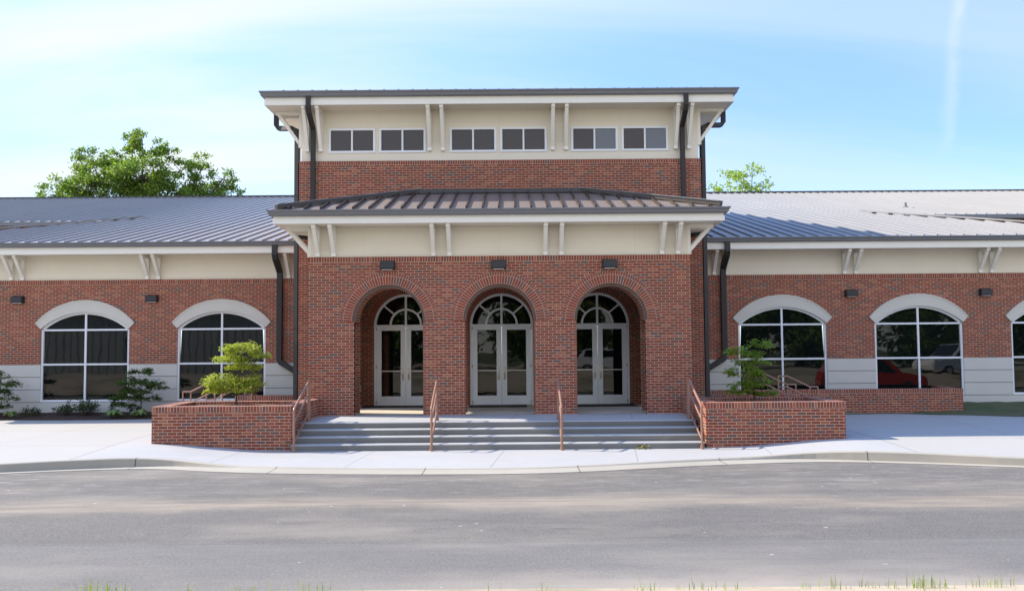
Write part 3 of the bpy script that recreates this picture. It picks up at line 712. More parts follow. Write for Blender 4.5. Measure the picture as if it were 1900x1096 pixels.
for di, c in enumerate(BAY):
    b = MB(); y0, y1 = DW + 0.03, DW + 0.14; zs = 3.07
    for s in (-1, 1): b.box(min(c + s * 0.975, c + s * 0.91), max(c + s * 0.975, c + s * 0.91), y0, y1, FLOOR, zs)
    ring_arc(b, c, zs, 0.905, 0.975, y0, y1, 0, math.pi, 32)
    b.box(c - 0.91, c + 0.91, y0 - 0.005, y1, zs - 0.045, zs + 0.035)
    ring_arc(b, c, zs + 0.035, 0.44, 0.50, y0 + 0.008, y1 - .02, 0, math.pi, 20)
    b.box(c - 0.032, c + 0.032, y0 + 0.004, y1 - .01, zs + 0.035, zs + 0.915)
    for s in (-1, 1):
        a = math.pi / 2 + s * math.pi * 0.265
        b.bar((c + 0.49 * math.cos(a), y0 + 0.04, zs + 0.035 + 0.49 * math.sin(a)), (c + 0.915 * math.cos(a), y0 + 0.04, zs + 0.01 + 0.915 * math.sin(a)), 0.05, 0.05, up=(0, 1, 0))
    for z in (0.72, 1.82, 2.98):
        for s in (-1, 1): b.box(c + s * 0.90 - 0.018, c + s * 0.90 + 0.018, y0 - 0.02, y0, z - 0.05, z + 0.05, mi=1)
    door = b.build('entrance_door', [M['door'], M['steel']], bld)
    door['label'] = '%s pair of pale grey glazed entrance doors under a fanlight' % dlab[di]
    b = MB(); gy = DW + 0.10
    pts = [(c + 0.925 * math.cos(math.pi * i / 24), gy, zs + 0.02 + 0.925 * math.sin(math.pi * i / 24)) for i in range(25)]
    b.prism(list(reversed(pts)), (0, 0.012, 0)); b.build('fanlight_pane', M['glass'], door)
    for s in (-1, 1):
        l, r_ = (c - 0.905, c - 0.004) if s < 0 else (c + 0.004, c + 0.905)
        b = MB(); ly0, ly1 = DW + 0.045, DW + 0.095; zb, zt_ = FLOOR + 0.015, zs - 0.05
        st, gb, gt = 0.155, 0.915, 2.93
        b.box(l, l + st, ly0, ly1, zb, zt_); b.box(r_ - st, r_, ly0, ly1, zb, zt_); b.box(l + st, r_ - st, ly0, ly1, zb, gb); b.box(l + st, r_ - st, ly0, ly1, gt, zt_)
        b.build('door_leaf', M['door'], door, bevel=0.006)
        b = MB(); b.box(l + st - 0.005, r_ - st + 0.005, DW + 0.066, DW + 0.078, gb - 0.005, gt + 0.005); b.build('pane', M['glass'], door)
        b = MB(); b.box(l + st, r_ - st, DW + 0.062, DW + 0.064, 1.67, 1.70); b.build('push_bar', M['steel'], door)
        hx = (r_ - 0.085) if s < 0 else (l + 0.085)
        b = MB(); b.box(hx - 0.038, hx + 0.038, ly0 - 0.007, ly0, 1.385, 1.80, mi=0); b.tube([(hx, ly0 - 0.005, 1.43), (hx, ly0 - 0.055, 1.46), (hx, ly0 - 0.055, 1.57), (hx, ly0 - 0.005, 1.60)], 0.014, 8, mi=1)
        b.build('door_pull', [M['steel'], M['brass']], door)

# ---- wings
WIN = (8.9, 13.23, 17.56)
Z0, Z1, ZB, ZTOP = 0.78, 3.08, 1.955, 4.63
for s in (-1, 1):
    lo, hi = (-20.3, -TX) if s < 0 else (TX, 20.3)
    ops = [seg_open(s * c, 1.40, Z0, Z1, 3.60) for c in WIN]
    side = 'left' if s < 0 else 'right'
    b = MB(); wall(b, front(WW), lo, hi, ZB, 4.49, 0.3, ops, back=False); b.build('wing_brick_wall', M['brick'], bld)
    b = MB(); wall(b, front(WW + 0.0), lo, hi, -0.2, ZB, 0.3, ops, back=False, sides=False); b.build('stone_base', M['stone'], bld)
    b = MB(); soldier_strip(b, front(WW - 0.003), lo, hi, 4.49, ZTOP, 0.3); b.build('soldier_course', M['soldier'], bld)
    b = MB(); b.box(lo, hi, WW + 0.05, WW + 0.2, ZTOP, 5.43, skip='bt'); b.build('wing_siding', M['siding'], bld)
    b = MB(); 
    x_out = s * 20.3
    b.box(min(x_out, x_out - s * .3), max(x_out, x_out - s * .3), WW + 0.3, 38, -0.2, 5.43); b.build('wing_end_wall', M['brick'], bld)
    for ci, c_ in enumerate(WIN):
        c = s * c_
        # stone arch over the window
        b = MB(); n = 24; hh = 3.60 - Z1; ri = (1.4 ** 2 + hh ** 2) / (2 * hh); zc = 3.60 - ri
        inn = [(c + x, zc + math.sqrt(ri * ri - x * x)) for x in [-1.4 + 2.8 * i / n for i in range(n + 1)]]
        ho = 3.99 - 3.26; ro = (1.575 ** 2 + ho ** 2) / (2 * ho); zo = 3.99 - ro
        out = [(c + x, zo + math.sqrt(ro * ro - x * x)) for x in [-1.575 + 3.15 * i / n for i in range(n + 1)]]
        for i in range(n):
            A, B_, C_, D_ = inn[i], inn[i + 1], out[i + 1], out[i]; yf, yb = WW - 0.045, WW + 0.06
            b.face([(A[0], yf, A[1]), (B_[0], yf, B_[1]), (C_[0], yf, C_[1]), (D_[0], yf, D_[1])])
            b.face([(D_[0], yf, D_[1]), (C_[0], yf, C_[1]), (C_[0], yb, C_[1]), (D_[0], yb, D_[1])])
            b.face([(B_[0], yf, B_[1]), (A[0], yf, A[1]), (A[0], yb, A[1]), (B_[0], yb, B_[1])])
        for e, flip in ((0, 1), (n, 0)):
            q = [(inn[e][0], yf, inn[e][1]), (out[e][0], yf, out[e][1]), (out[e][0], yb, out[e][1]), (inn[e][0], yb, inn[e][1])]; b.face(q if flip else list(reversed(q)))
        # thin raised moulding along the top
        r2 = ro + 0.0
        for i in range(n):
            A, B_ = out[i], out[i + 1]; k = 0.93
            A2 = (inn[i][0] + (A[0] - inn[i][0]) * 0.86, inn[i][1] + (A[1] - inn[i][1]) * 0.86); B2 = (inn[i + 1][0] + (B_[0] - inn[i + 1][0]) * 0.86, inn[i + 1][1] + (B_[1] - inn[i + 1][1]) * 0.86); y3 = WW - 0.06
            b.face([(A2[0], y3, A2[1]), (B2[0], y3, B2[1]), (B_[0], y3, B_[1]), (A[0], y3, A[1])]); b.face([(A2[0], yf, A2[1]), (B2[0], yf, B2[1]), (B2[0], y3, B2[1]), (A2[0], y3, A2[1])]); b.face([(A[0], y3, A[1]), (B_[0], y3, B_[1]), (B_[0], yf, B_[1]), (A[0], yf, A[1])])
        b.build('stone_arch', M['archstone'], bld)
        # window
        b = MB(); fw = 0.062; y0, y1 = WW + 0.035, WW + 0.12
        r_in = ri - fw
        for i in range(n):
            A, B_ = inn[i], inn[i + 1]
            sh = lambda q: (c + (q[0] - c) * (1.4 - fw) / 1.4, zc + (q[1] - zc) * (r_in / ri))
            A2, B2 = sh(A), sh(B_)
            b.face([(A2[0], y0, A2[1]), (B2[0], y0, B2[1]), (B_[0], y0, B_[1]), (A[0], y0, A[1])]); b.face([(B2[0], y0, B2[1]), (A2[0], y0, A2[1]), (A2[0], y1, A2[1]), (B2[0], y1, B2[1])])
        b.box(c - 1.4, c - 1.4 + fw, y0, y1, Z0, Z1); b.box(c + 1.4 - fw, c + 1.4, y0, y1, Z0, Z1)
        b.box(c - 1.4 + fw, c + 1.4 - fw, y0, y1, Z0, Z0 + fw); b.box(c - 0.03, c + 0.03, y0 + .004, y1, Z0 + fw, 3.56)
        for z in (1.955, 3.045): b.box(c - 1.4 + fw, c + 1.4 - fw, y0 + .008, y1, z - 0.028, z + 0.028)
        wn = b.build('arched_window', M['frame'], bld)
        b = MB(); pts = [(c - 1.38, WW + 0.085, Z0 + 0.03), (c + 1.38, WW + 0.085, Z0 + 0.03)] + [(q[0] * 1.0, WW + 0.085, q[1] - 0.03) for q in reversed(inn[1:-1])]
        b.prism(pts, (0, 0.012, 0)); b.build('pane', M['glass'], wn)
    # eave of the wing
    xo = s * 21.0
    if s < 0: path, wp = [(xo, 38), (xo, 28.42), (-TX, 28.42)], [(s * 20.3, 38), (s * 20.3, WW + .05), (-TX, WW + .05)]
    else: path, wp = [(TX, 28.42), (xo, 28.42), (xo, 38)], [(TX, WW + .05), (s * 20.3, WW + .05), (s * 20.3, 38)]
    eave(path, wp, 5.395, 5.60, 5.745, 0)

# ---- main standing-seam roofs
S_, Y_E, Z_E, Y_R, Y_M = 0.2235, 28.33, 5.735, 52.5, 36.4
zr = lambda y: Z_E + S_ * (y - Y_E)
XC, HK = 21.1, 0.665
for s in (-1, 1):
    def Q(*pts): return pts if s > 0 else tuple(reversed(pts))
    b = MB()
    hipx = lambda y: XC - HK * (y - Y_E)                   # |x| of the hip at depth y
    y_p = 37.75
    b.face(Q((s * TX, Y_E, zr(Y_E)), (s * XC, Y_E, zr(Y_E)), (s * hipx(y_p), y_p, zr(y_p)), (s * TX, y_p, zr(y_p))))
    b.face(Q((s * TX, y_p, zr(y_p)), (s * hipx(y_p), y_p, zr(y_p)), (s * hipx(y_p), Y_R, zr(Y_R)), (s * TX, Y_R, zr(Y_R))))
    xm = hipx(y_p)
    b.face(Q((s * xm, Y_M, zr(Y_M)), (s * 46, Y_M, zr(Y_M)), (s * 46, Y_R, zr(Y_R)), (s * xm, Y_R, zr(Y_R))) if False else Q((s * (xm), y_p, zr(y_p)), (s * 46, y_p, zr(y_p)), (s * 46, Y_R, zr(Y_R)), (s * xm, Y_R, zr(Y_R))))
    b.face(Q((s * (xm + 0.9), Y_M, zr(Y_M)), (s * 46, Y_M, zr(Y_M)), (s * 46, y_p, zr(y_p)), (s * xm, y_p, zr(y_p))))
    # end slope falling away from the hip
    b.face(Q((s * XC, Y_E, zr(Y_E)), (s * XC, y_p, zr(Y_E)), (s * xm, y_p, zr(y_p))))
    b.face(Q((s * TX, Y_R, zr(Y_R)), (s * 46, Y_R, zr(Y_R)), (s * 46, Y_R + 24, Z_E), (s * TX, Y_R + 24, Z_E)))
    b.face(Q((s * 0, Y_R - 14, zr(Y_R - 14)), (s * TX, Y_R - 14, zr(Y_R - 14)), (s * TX, Y_R, zr(Y_R)), (0, Y_R, zr(Y_R))))
    x = TX + 0.2; PITCH = 0.41
    RW, RH = 0.04, 0.052
    def rib(x, ya, yb):
        a = (s * (x - RW / 2), s * (x + RW / 2)); c = (s * (x - RW / 2 + .004), s * (x + RW / 2 - .004))
        za, zb = zr(ya), zr(yb); n_ = Vector((0, -S_, 1)).normalized() * RH
        q = [(a[0], ya, za), (a[1], ya, za), (c[1], ya + n_.y, za + n_.z), (c[0], ya + n_.y, za + n_.z)]; r = [(p_[0], p_[1] + yb - ya, p_[2] + zb - za) for p_ in q]
        b.face(Q(*q)); 
        for i in (1, 2, 3): j = (i + 1) % 4; b.face(Q(q[i], r[i], r[j], q[j]))
    while x < 46:
        ya = Y_E + 0.04
        if x < xm: rib(x, ya, Y_R - 0.05)
        else:
            if x < XC - 0.3: rib(x, ya, Y_E + (XC - x) / HK - 0.08)
            rib(x, max(Y_M, Y_E + (XC - x) / HK) if x < xm + 0.92 else Y_M, Y_R - 0.05)
        x += PITCH
    b.build('standing_seam_roof', M['roof'], bld)
    b = MB(); b.bar((s * (XC - 0.2), Y_E + 0.2, zr(Y_E + .2) + 0.085), (s * xm, y_p, zr(y_p) + 0.085), 0.22, 0.05)
    b.build('hip_cap', M['roof'], bld)
    b = MB(); b.box(min(s * TX, s * 46), max(s * TX, s * 46), Y_R - 0.12, Y_R + 0.12, zr(Y_R) + 0.015, zr(Y_R) + 0.10); b.build('ridge_cap', M['flash'], bld)
    b = MB(); b.box(min(s * (xm + 0.75), s * 46), max(s * (xm + 0.75), s * 46), Y_M - 0.14, Y_M + 0.02, zr(Y_M) - 0.17, zr(Y_M) - 0.015); b.build('gutter', M['gutter'], bld)
    b = MB(); b.box(min(s * (xm - 1), s * 46), max(s * (xm - 1), s * 46), Y_M + 0.6, Y_M + 0.9, 0, zr(Y_M) - 0.1); b.build('hall_wall', M['brick'], bld)

# ---- eave brackets
def bracket(x, yw, z0, z1, e, w_=0.11, sidewall=0):
    """sidewall 0: on a front wall at y=yw, at x.  +-1: on a side wall at x = x, position y = yw"""
    b = MB()
    if not sidewall:
        pt = lambda o, l, z: (x + l, yw - o, z); up = (1, 0, 0)
    else:
        pt = lambda o, l, z: (x + sidewall * o, yw + l, z); up = (0, 1, 0)
    def bx(o0, o1, za, zb, hw=w_ / 2):
        p, q = pt(o0, -hw, za), pt(o1, hw, zb); b.box(min(p[0], q[0]), max(p[0], q[0]), min(p[1], q[1]), max(p[1], q[1]), za, zb)
    bx(-0.03, 0.085, z0, z1); bx(0.085, e, z1 - 0.10, z1 - 0.002)
    p, q = pt(0.05, 0, z0 + 0.10), pt(e - 0.07, 0, z1 - 0.06)
    b.bar(p, q, 0.095, w_ * 0.94, up=up)
    bx(0.085, 0.10, z0, z0 + 0.16, w_ / 2 + .003)
    b.build('bracket', M['trim'], bld, bevel=0.004)
for x in (-5.55, -1.9, 1.78, 5.455):
    for d in (-0.2, 0.2): bracket(x + d, TF + 0.05, 8.26, 9.505, 0.70)
for x in (-4.62, -1.54, 1.44, 4.54):
    for d in (-0.213, 0.213): bracket(x + d, PF + 0.04, 4.825, 5.635, 0.66)
for s in (-1, 1):
    for x in (6.95, 11.1, 15.43, 19.7):
        for d in (-0.18, 0.18): bracket(s * x + d, WW + 0.05, 4.635, 5.395, 0.62)
    for d in (0.0, 0.42): bracket(s * (PX - 0.05), PF + 0.12 + d, 4.83, 5.635, 0.70, sidewall=s)
    for d in (0.0, 0.42): bracket(s * SX, TF + 0.12 + d, 8.4, 9.505, 0.80, sidewall=s)

# ---- downspouts
def spout(pts, rad=0.092, name='downspout', straps=()):
    b = MB(); b.tube(pts, rad, 4, rot=math.pi / 4)
    for (x, y, z) in straps: b.box(x - 0.075, x + 0.075, y - 0.055, y + 0.055, z - 0.02, z + 0.02)
    b.build(name, M['downspout'], bld)
for s, xx in ((-1, -5.57), (1, 5.45)):
    x0 = xx - s * -0.02
    gx = xx
    spout([(gx, TEY + -0.03, 9.73), (gx, TEY - 0.03, 9.42), (gx, TEY + 0.03, 9.30), (xx, TF - 0.08, 8.95), (xx, TF - 0.06, 8.80), (xx, TF - 0.06, 6.15)], straps=[(xx, TF - 0.06, 7.4)])
    # tall pipe down the tower flank
    fx = s * (TX + 0.085)
    spout([(s * 6.80, 27.55, 9.72), (s * 6.80, 27.55, 9.18), (s * 6.72, 27.55, 9.08), (s * 6.25, 27.3, 9.02), (s * 6.12, 27.25, 8.95), (fx, 27.25, 8.75), (fx, 27.25, 0.35)], straps=[(fx, 27.25, 7.0), (fx, 27.25, 3.0)])
    # porch flank elbow
    spout([(s * 5.78, 25.3, 5.83), (s * 5.78, 25.3, 5.60), (s * 5.70, 25.3, 5.50), (s * 5.28, 25.3, 5.46), (s * 5.17, 25.3, 5.36), (s * 5.17, 25.3, 4.7), (s * 5.17, 25.3, 0.4)], 0.07)
    # wing pipe
    wx = s * 7.04
    spout([(wx, 28.40, 5.62), (wx, 28.38, 5.32), (wx, 28.45, 5.22), (wx, WW - 0.10, 4.86), (wx, WW - 0.07, 4.72), (wx, WW - 0.07, 2.08), (wx - s * 0.03, WW - 0.07, 1.98), (s * 6.36, WW - 0.07, 1.58), (s * 6.28, WW - 0.07, 1.46), (s * 6.28, WW - 0.07, 0.5)], 0.112, straps=[(wx, WW - 0.07, 3.4)])

# ------------------------------------------------------------------ wall lights
def wall_light(x, y, z, w_, h, d, label):
    root = thing('wall_light', (x, y, z), label, 'wall light', 'black box wall lights on the brick')
    b = MB(); hw, hh = w_ / 2, h / 2
    f = [(-hw * .93, -d, -hh * .75), (hw * .93, -d, -hh * .75), (hw * .93, -d, hh * .7), (-hw * .93, -d, hh * .7)]
    k = [(-hw, 0, -hh), (hw, 0, -hh), (hw, 0, hh), (-hw, 0, hh)]
    F = [(x + a, y + c, z + e) for a, c, e in f]; K = [(x + a, y + c, z + e) for a, c, e in k]
    b.face(F)
    for i in range(4): j = (i + 1) % 4; b.face([K[i], K[j], F[j], F[i]])
    b.build('lamp_housing', M['lamp'], root, bevel=0.012)
    b = MB(); b.box(x - hw * .7, x + hw * .7, y - d * .7, y - d * .25, z - hh * 1.02, z - hh * .93); b.build('lens', M['frame'], root)
for i, c in enumerate(BAY): wall_light(c - 0.02, PF - 0.003, 4.585, 0.40, 0.25, 0.20, 'black box light on brick above the %s porch arch' % ('left', 'middle', 'right')[i])
for s in (-1, 1):
    wall_light(s * 11.1, WW, 4.02, 0.385, 0.235, 0.18, 'black box light on the %s wing between its two arched windows nearest the porch' % ('left' if s < 0 else 'right'))
    wall_light(s * 15.36, WW, 4.02, 0.385, 0.235, 0.18, 'black box light on the %s wing nearest the %s edge of the photo' % (('left', 'left') if s < 0 else ('right', 'right')))

# small fittings
o = MB(); o.box(-6.80, -6.72, WW - 0.03, WW + 0.05, 5.02, 5.22); o.tube([(-6.76, WW - 0.02, 5.0), (-6.76, WW - 0.09, 4.96)], 0.028, 8)
tag(o.build('wall_sensor', M['steel'], bevel=0.006), 'small grey fixture on the cream siding beside the left downspout', 'sensor')
o = MB(); vy = 40.2; o.tube([(17.75, vy, zr(vy) - 0.05), (17.75, vy, zr(vy) + 0.24)], 0.05, 10); o.tube([(17.75, vy, zr(vy) - 0.02), (17.75, vy, zr(vy) + 0.06)], 0.11, 10)
tag(o.build('vent_pipe', M['gutter']), 'thin vent pipe standing on the right wing roof', 'vent pipe')
# ------------------------------------------------------------------ porch floor, steps
st = thing('entrance_steps', (0, 21.15, 0), 'wide grey concrete steps up to the arched porch', 'steps')
b = MB(); SXL, SXR = -4.775, 4.72
Y0, TR = 21.15, 0.32; zr_ = [0.19, 0.335, 0.477, FLOOR]
for k in range(4):
    y = Y0 + TR * k; z1 = zr_[k]; z0 = zr_[k - 1] if k else -0.25
    yb = y + TR + (0.0 if k < 3 else 0.05)
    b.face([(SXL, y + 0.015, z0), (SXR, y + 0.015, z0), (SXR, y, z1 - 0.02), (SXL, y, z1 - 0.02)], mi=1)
    b.face([(SXL, y, z1 - 0.02), (SXR, y, z1 - 0.02), (SXR, y + 0.018, z1), (SXL, y + 0.018, z1)])
    b.face([(SXL, y + 0.018, z1), (SXR, y + 0.018, z1), (SXR, yb + 0.016, z1), (SXL, yb + 0.016, z1)])
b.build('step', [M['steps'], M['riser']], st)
b = MB(); b.face([(-5.0, Y0 + TR * 4 + 0.06, FLOOR), (5.0, Y0 + TR * 4 + 0.06, FLOOR), (5.0, PF + 0.1, FLOOR), (-5.0, PF + 0.1, FLOOR)])
b.build('landing', M['walk'], st)
b = MB(); b.box(-5.0, 5.0, PF + 0.1, DW + 0.2, FLOOR - 0.3, FLOOR + 0.003); b.build('porch_floor', M['porchfloor'], st)
# side landings beyond the side arches with two steps down
for s in (-1, 1):
    sl = thing('side_steps', (s * 6.2, 26, 0), 'short concrete steps and landing at the %s side of the porch, behind the planter' % ('left' if s < 0 else 'right'), 'steps')
    b = MB()
    for (a, c, z) in ((5.0, 7.4, FLOOR - 0.004), (7.4, 7.75, 0.51)): b.box(min(s * a, s * c), max(s * a, s * c), 24.35, 27.55, 0.0, z)
    b.build('step', M['steps'], sl, bevel=0.01)

for i, c in enumerate(BAY):
    b = MB(); xa, xb = ((c - 1.25, c + 0.95), (c - 0.98, c + 0.75), (c - 0.92, c + 1.05))[i]
    b.box(xa, xb, 27.2 if i else 27.45, 28.15, FLOOR + 0.004, FLOOR + 0.022)
    o = b.build('doormat', M['mat'], bevel=0.005); tag(o, 'flat black doormat in front of the %s entrance doors' % dlab[i], 'doormat', 'black doormats at the entrance doors')
for s in (-1, 1):
    x = s * 4.38; root = thing('outlet_box', (x, DW, 1.18), 'small grey outlet box on the porch back wall beside the %s doors' % ('left' if s < 0 else 'right'), 'outlet')
    b = MB(); b.box(x - 0.06, x + 0.06, DW - 0.05, DW, 1.06, 1.26); b.build('cover', M['steel'], root, bevel=0.008)
    b = MB(); b.box(x - 0.045, x + 0.045, DW - 0.085, DW - 0.05, 1.07, 1.17); b.build('flap', M['frame'], root, bevel=0.01)

# ------------------------------------------------------------------ planters
def planter(s):
    side = 'left' if s < 0 else 'right'
    root = thing('brick_planter', (s * 6.4, 22.4, 0), 'low rectangular red brick planter box %s of the steps' % side, 'planter', 'brick planters flanking the steps')
    X = lambda a, c: (min(s * a, s * c), max(s * a, s * c))
    xi, xo_, yf, yb, zc, zt = 4.78, 8.0, 21.25, 23.5, 0.945, 1.08; tw = 0.30
    b = MB()
    a, c = X(xi, xo_)
    b.box(a, c, yf, yf + tw, -0.2, zc); b.box(a, c, yb - tw, yb, -0.2, zc)
    for u, v in ((xi, xi + tw), (xo_ - tw, xo_)): p, q = X(u, v); b.box(p, q, yf + tw, yb - tw, -0.2, zc, skip='fk')
    p, q = X(xi, xi + tw); b.box(p, q, yb, PF - 0.004, -0.2, zc)
    b.build('planter_wall', M['brick'], root)
    b = MB(); e = 0.008
    def capx(x0, x1, y0, y1):   # rowlock cap running along x
        f = lambda pts, uv: b.face(pts, uv)
        f([(x0, y0, zc), (x1, y0, zc), (x1, y0, zt), (x0, y0, zt)], [(0, x0), (0, x1), (0.2149, x1), (0.2149, x0)])
        f([(x0, y0, zt), (x1, y0, zt), (x1, y1, zt), (x0, y1, zt)], [(0, x0), (0, x1), (0.2149, x1), (0.2149, x0)])
        f([(x1, y1, zc), (x0, y1, zc), (x0, y1, zt), (x1, y1, zt)], [(0, x1), (0, x0), (0.2149, x0), (0.2149, x1)])
        for x, k in ((x0, 1), (x1, 0)):
            q = [(x, y0, zc), (x, y1, zc), (x, y1, zt), (x, y0, zt)]; uv = [(0.005, .01), (.2, .01), (.2, .06), (.005, .06)]
            f(list(reversed(q)) if k else q, list(reversed(uv)) if k else uv)
    def capy(x0, x1, y0, y1):
        f = lambda pts, uv: b.face(pts, uv)
        f([(x0, y0, zt), (x1, y0, zt), (x1, y1, zt), (x0, y1, zt)], [(0, y0), (0.2149, y0), (0.2149, y1), (0, y1)])
        f([(x0, y1, zc), (x0, y0, zc), (x0, y0, zt), (x0, y1, zt)], [(0, y1), (0, y0), (0.2149, y0), (0.2149, y1)])
        f([(x1, y0, zc), (x1, y1, zc), (x1, y1, zt), (x1, y0, zt)], [(0, y0), (0, y1), (0.2149, y1), (0.2149, y0)])
    capx(a - e, c + e, yf - e, yf + tw); capx(a - e, c + e, yb - tw, yb + e)
    for u, v in ((xi - e, xi + tw), (xo_ - tw, xo_ + e)): p, q = X(u, v); capy(p, q, yf + tw, yb - tw)
    p, q = X(xi - e, xi + tw); capy(p, q, yb + e, PF - 0.004)
    b.build('planter_cap', M['soldier'], root)
    b = MB(); p, q = X(xi + tw - .01, xo_ - tw + .01)
    for i in range(16):
        for j in range(10):
            q4 = []
            for uu, vv in ((i, j), (i + 1, j), (i + 1, j + 1), (i, j + 1)):
                x = p + (q - p) * uu / 16; y = yf + tw - .01 + (yb - yf - 2 * tw + .02) * vv / 10
                q4.append((x, y, 1.00 + 0.045 * math.sin(math.pi * uu / 16) * math.sin(math.pi * vv / 10) + 0.012 * math.sin(5 * x + 9 * y)))
            b.face(q4)
    b.build('mulch', M['redmulch'], root, weld=True, smooth=True)
planter(-1); planter(1)
# low walls along the wings beside the porch
def low_wall(x0, x1, y0, y1, z1, ret, label):
    root = thing('low_brick_wall', ((x0 + x1) / 2, y0, 0.2), label, 'wall', 'low brick walls beside the porch')
    b = MB(); b.box(x0, x1, y0, y0 + 0.25, 0.0, z1 - 0.12)
    if ret: b.box(ret - 0.25 if ret > 0 else ret, ret if ret > 0 else ret + 0.25, y0 + 0.25, WW - 0.003, 0.0, z1 - 0.12)
    b.build('wall_face', M['brick'], root)
    b = MB(); P = front(y0 - 0.006); soldier_strip(b, P, x0 - .006, x1 + .006, z1 - 0.12, z1, 0.262)
    if ret: b.box(ret - 0.256 if ret > 0 else ret, ret if ret > 0 else ret + 0.256, y0 + 0.257, WW - 0.003, z1 - 0.12, z1)
    b.build('wall_cap', M['soldier'], root)
low_wall(6.25, 13.83, 27.6, 29, 1.055, 13.83, 'long low red brick wall under the right wing windows')
low_wall(-8.0, -6.25, 27.6, 29, 1.005, -8.0, 'short low red brick wall behind the left planter')

# ------------------------------------------------------------------ handrails
def step_rail(x, label):
    root = thing('handrail', (x, 21.05, 0.03), label, 'handrail', 'copper brown step handrails')
    yb, yt = 21.02, 22.62; zb, ztp = walk_z(x, yb), FLOOR
    r = 0.029; slope = 0.455
    y_l, y_u = yb, yt - 0.16
    b = MB()
    top = lambda y: 1.02 + (y - y_l) * (1.565 - 1.02) / (y_u - y_l)
    b.tube([(x, y_l - 0.0, top(y_l) - 0.03), (x, y_l + .03, top(y_l + .03)), (x, y_u, top(y_u)), (x, yt - .02, 1.565), (x, yt, 1.545)], r, 8)
    b.build('top_rail', M['rail'], root, smooth=True)
    for off in (0.30, 0.76):
        b = MB(); b.tube([(x, y_l + .01, top(y_l) - off), (x, y_u, top(y_u) - off), (x, yt - .01, top(y_u) - off)], r * 0.8, 8); b.build('lower_rail', M['rail'], root, smooth=True)
    for y, z0, z1 in ((y_l, zb - 0.05, top(y_l) - .02), (yt, ztp - 0.02, 1.55), (y_u, ztp - 0.02, 1.55)):
        b = MB(); b.tube([(x, y, z0), (x, y, z1)], r, 8); b.tube([(x, y, max(z0, zb) + 0.0), (x, y, max(z0, zb) + 0.07)], r * 1.5, 8); b.build('post', M['rail'], root)
step_rail(-4.665, 'copper brown stair rail against the left planter')
step_rail(-1.53, 'copper brown stair rail on the steps between the left and middle arches')
step_rail(1.44, 'copper brown stair rail on the steps between the middle and right arches')
step_rail(4.635, 'copper brown stair rail against the right planter')
def side_rail(s, y, xa, xb, xc, xd, label):
    root = thing('side_handrail', (s * xa, y, 0.6), label, 'handrail', 'copper brown rails at the side steps')
    for off, nm in ((0, 'top_rail'), (0.29, 'lower_rail'), (0.70, 'lower_rail')):
        b = MB(); b.tube([(s * xa, y, 1.565 - off), (s * xb, y, 1.565 - off), (s * xc, y, 1.275 - off), (s * xd, y, 1.275 - off)], 0.021, 8); b.build(nm, M['rail'], root, smooth=True)
    for x, z in ((xa, 1.565), (xc, 1.275), (xd, 1.275)):
        b = MB(); b.tube([(s * x, y, 0.2), (s * x, y, z)], 0.021, 8); b.build('post', M['rail'], root)
for s in (-1, 1):
    sd_ = 'left' if s < 0 else 'right'
    side_rail(s, 24.55, 7.42, 7.66, 8.26, 8.47, 'copper brown rail behind the %s planter, the one nearer the street' % sd_)
    side_rail(s, 26.1, 7.08, 7.52, 8.12, 8.36, 'copper brown rail behind the %s planter, the one nearer the building' % sd_)

# ------------------------------------------------------------------ plants
def rand_rot(r, flat=0.0):
    """random orthonormal pair; flat 0..1 pushes the leaf towards horizontal"""
    n = Vector((r.gauss(0, 1) * (1 - flat), r.gauss(0, 1) * (1 - flat), r.gauss(0, 1) + flat * 1.5)).normalized()
    a = n.orthogonal().normalized(); a.rotate(Matrix.Rotation(r.uniform(0, 6.283), 3, n)); return a, n.cross(a), n
def leaf(mb, p, a, b_, l, w_):
    """kite-shaped leaf from p along a"""
    mb.face([p, p + a * l * 0.45 - b_ * w_, p + a * l, p + a * l * 0.45 + b_ * w_], [(0, 0)] * 4)
def limb(mb, p0, p1, r0, r1, r, n=6, wob=0.12):
    p0, p1 = Vector(p0), Vector(p1); L_ = (p1 - p0).length; pts = []; rs = []
    for i in range(n + 1):
        t = i / n; j = math.sin(math.pi * t) * L_ * wob
        pts.append(p0.lerp(p1, t) + Vector((r.uniform(-1, 1), r.uniform(-1, 1), r.uniform(-.3, .6))) * j * 0.6); rs.append(r0 + (r1 - r0) * t)
    mb.tube(pts, rs, 7 if r0 > .05 else 5); return pts
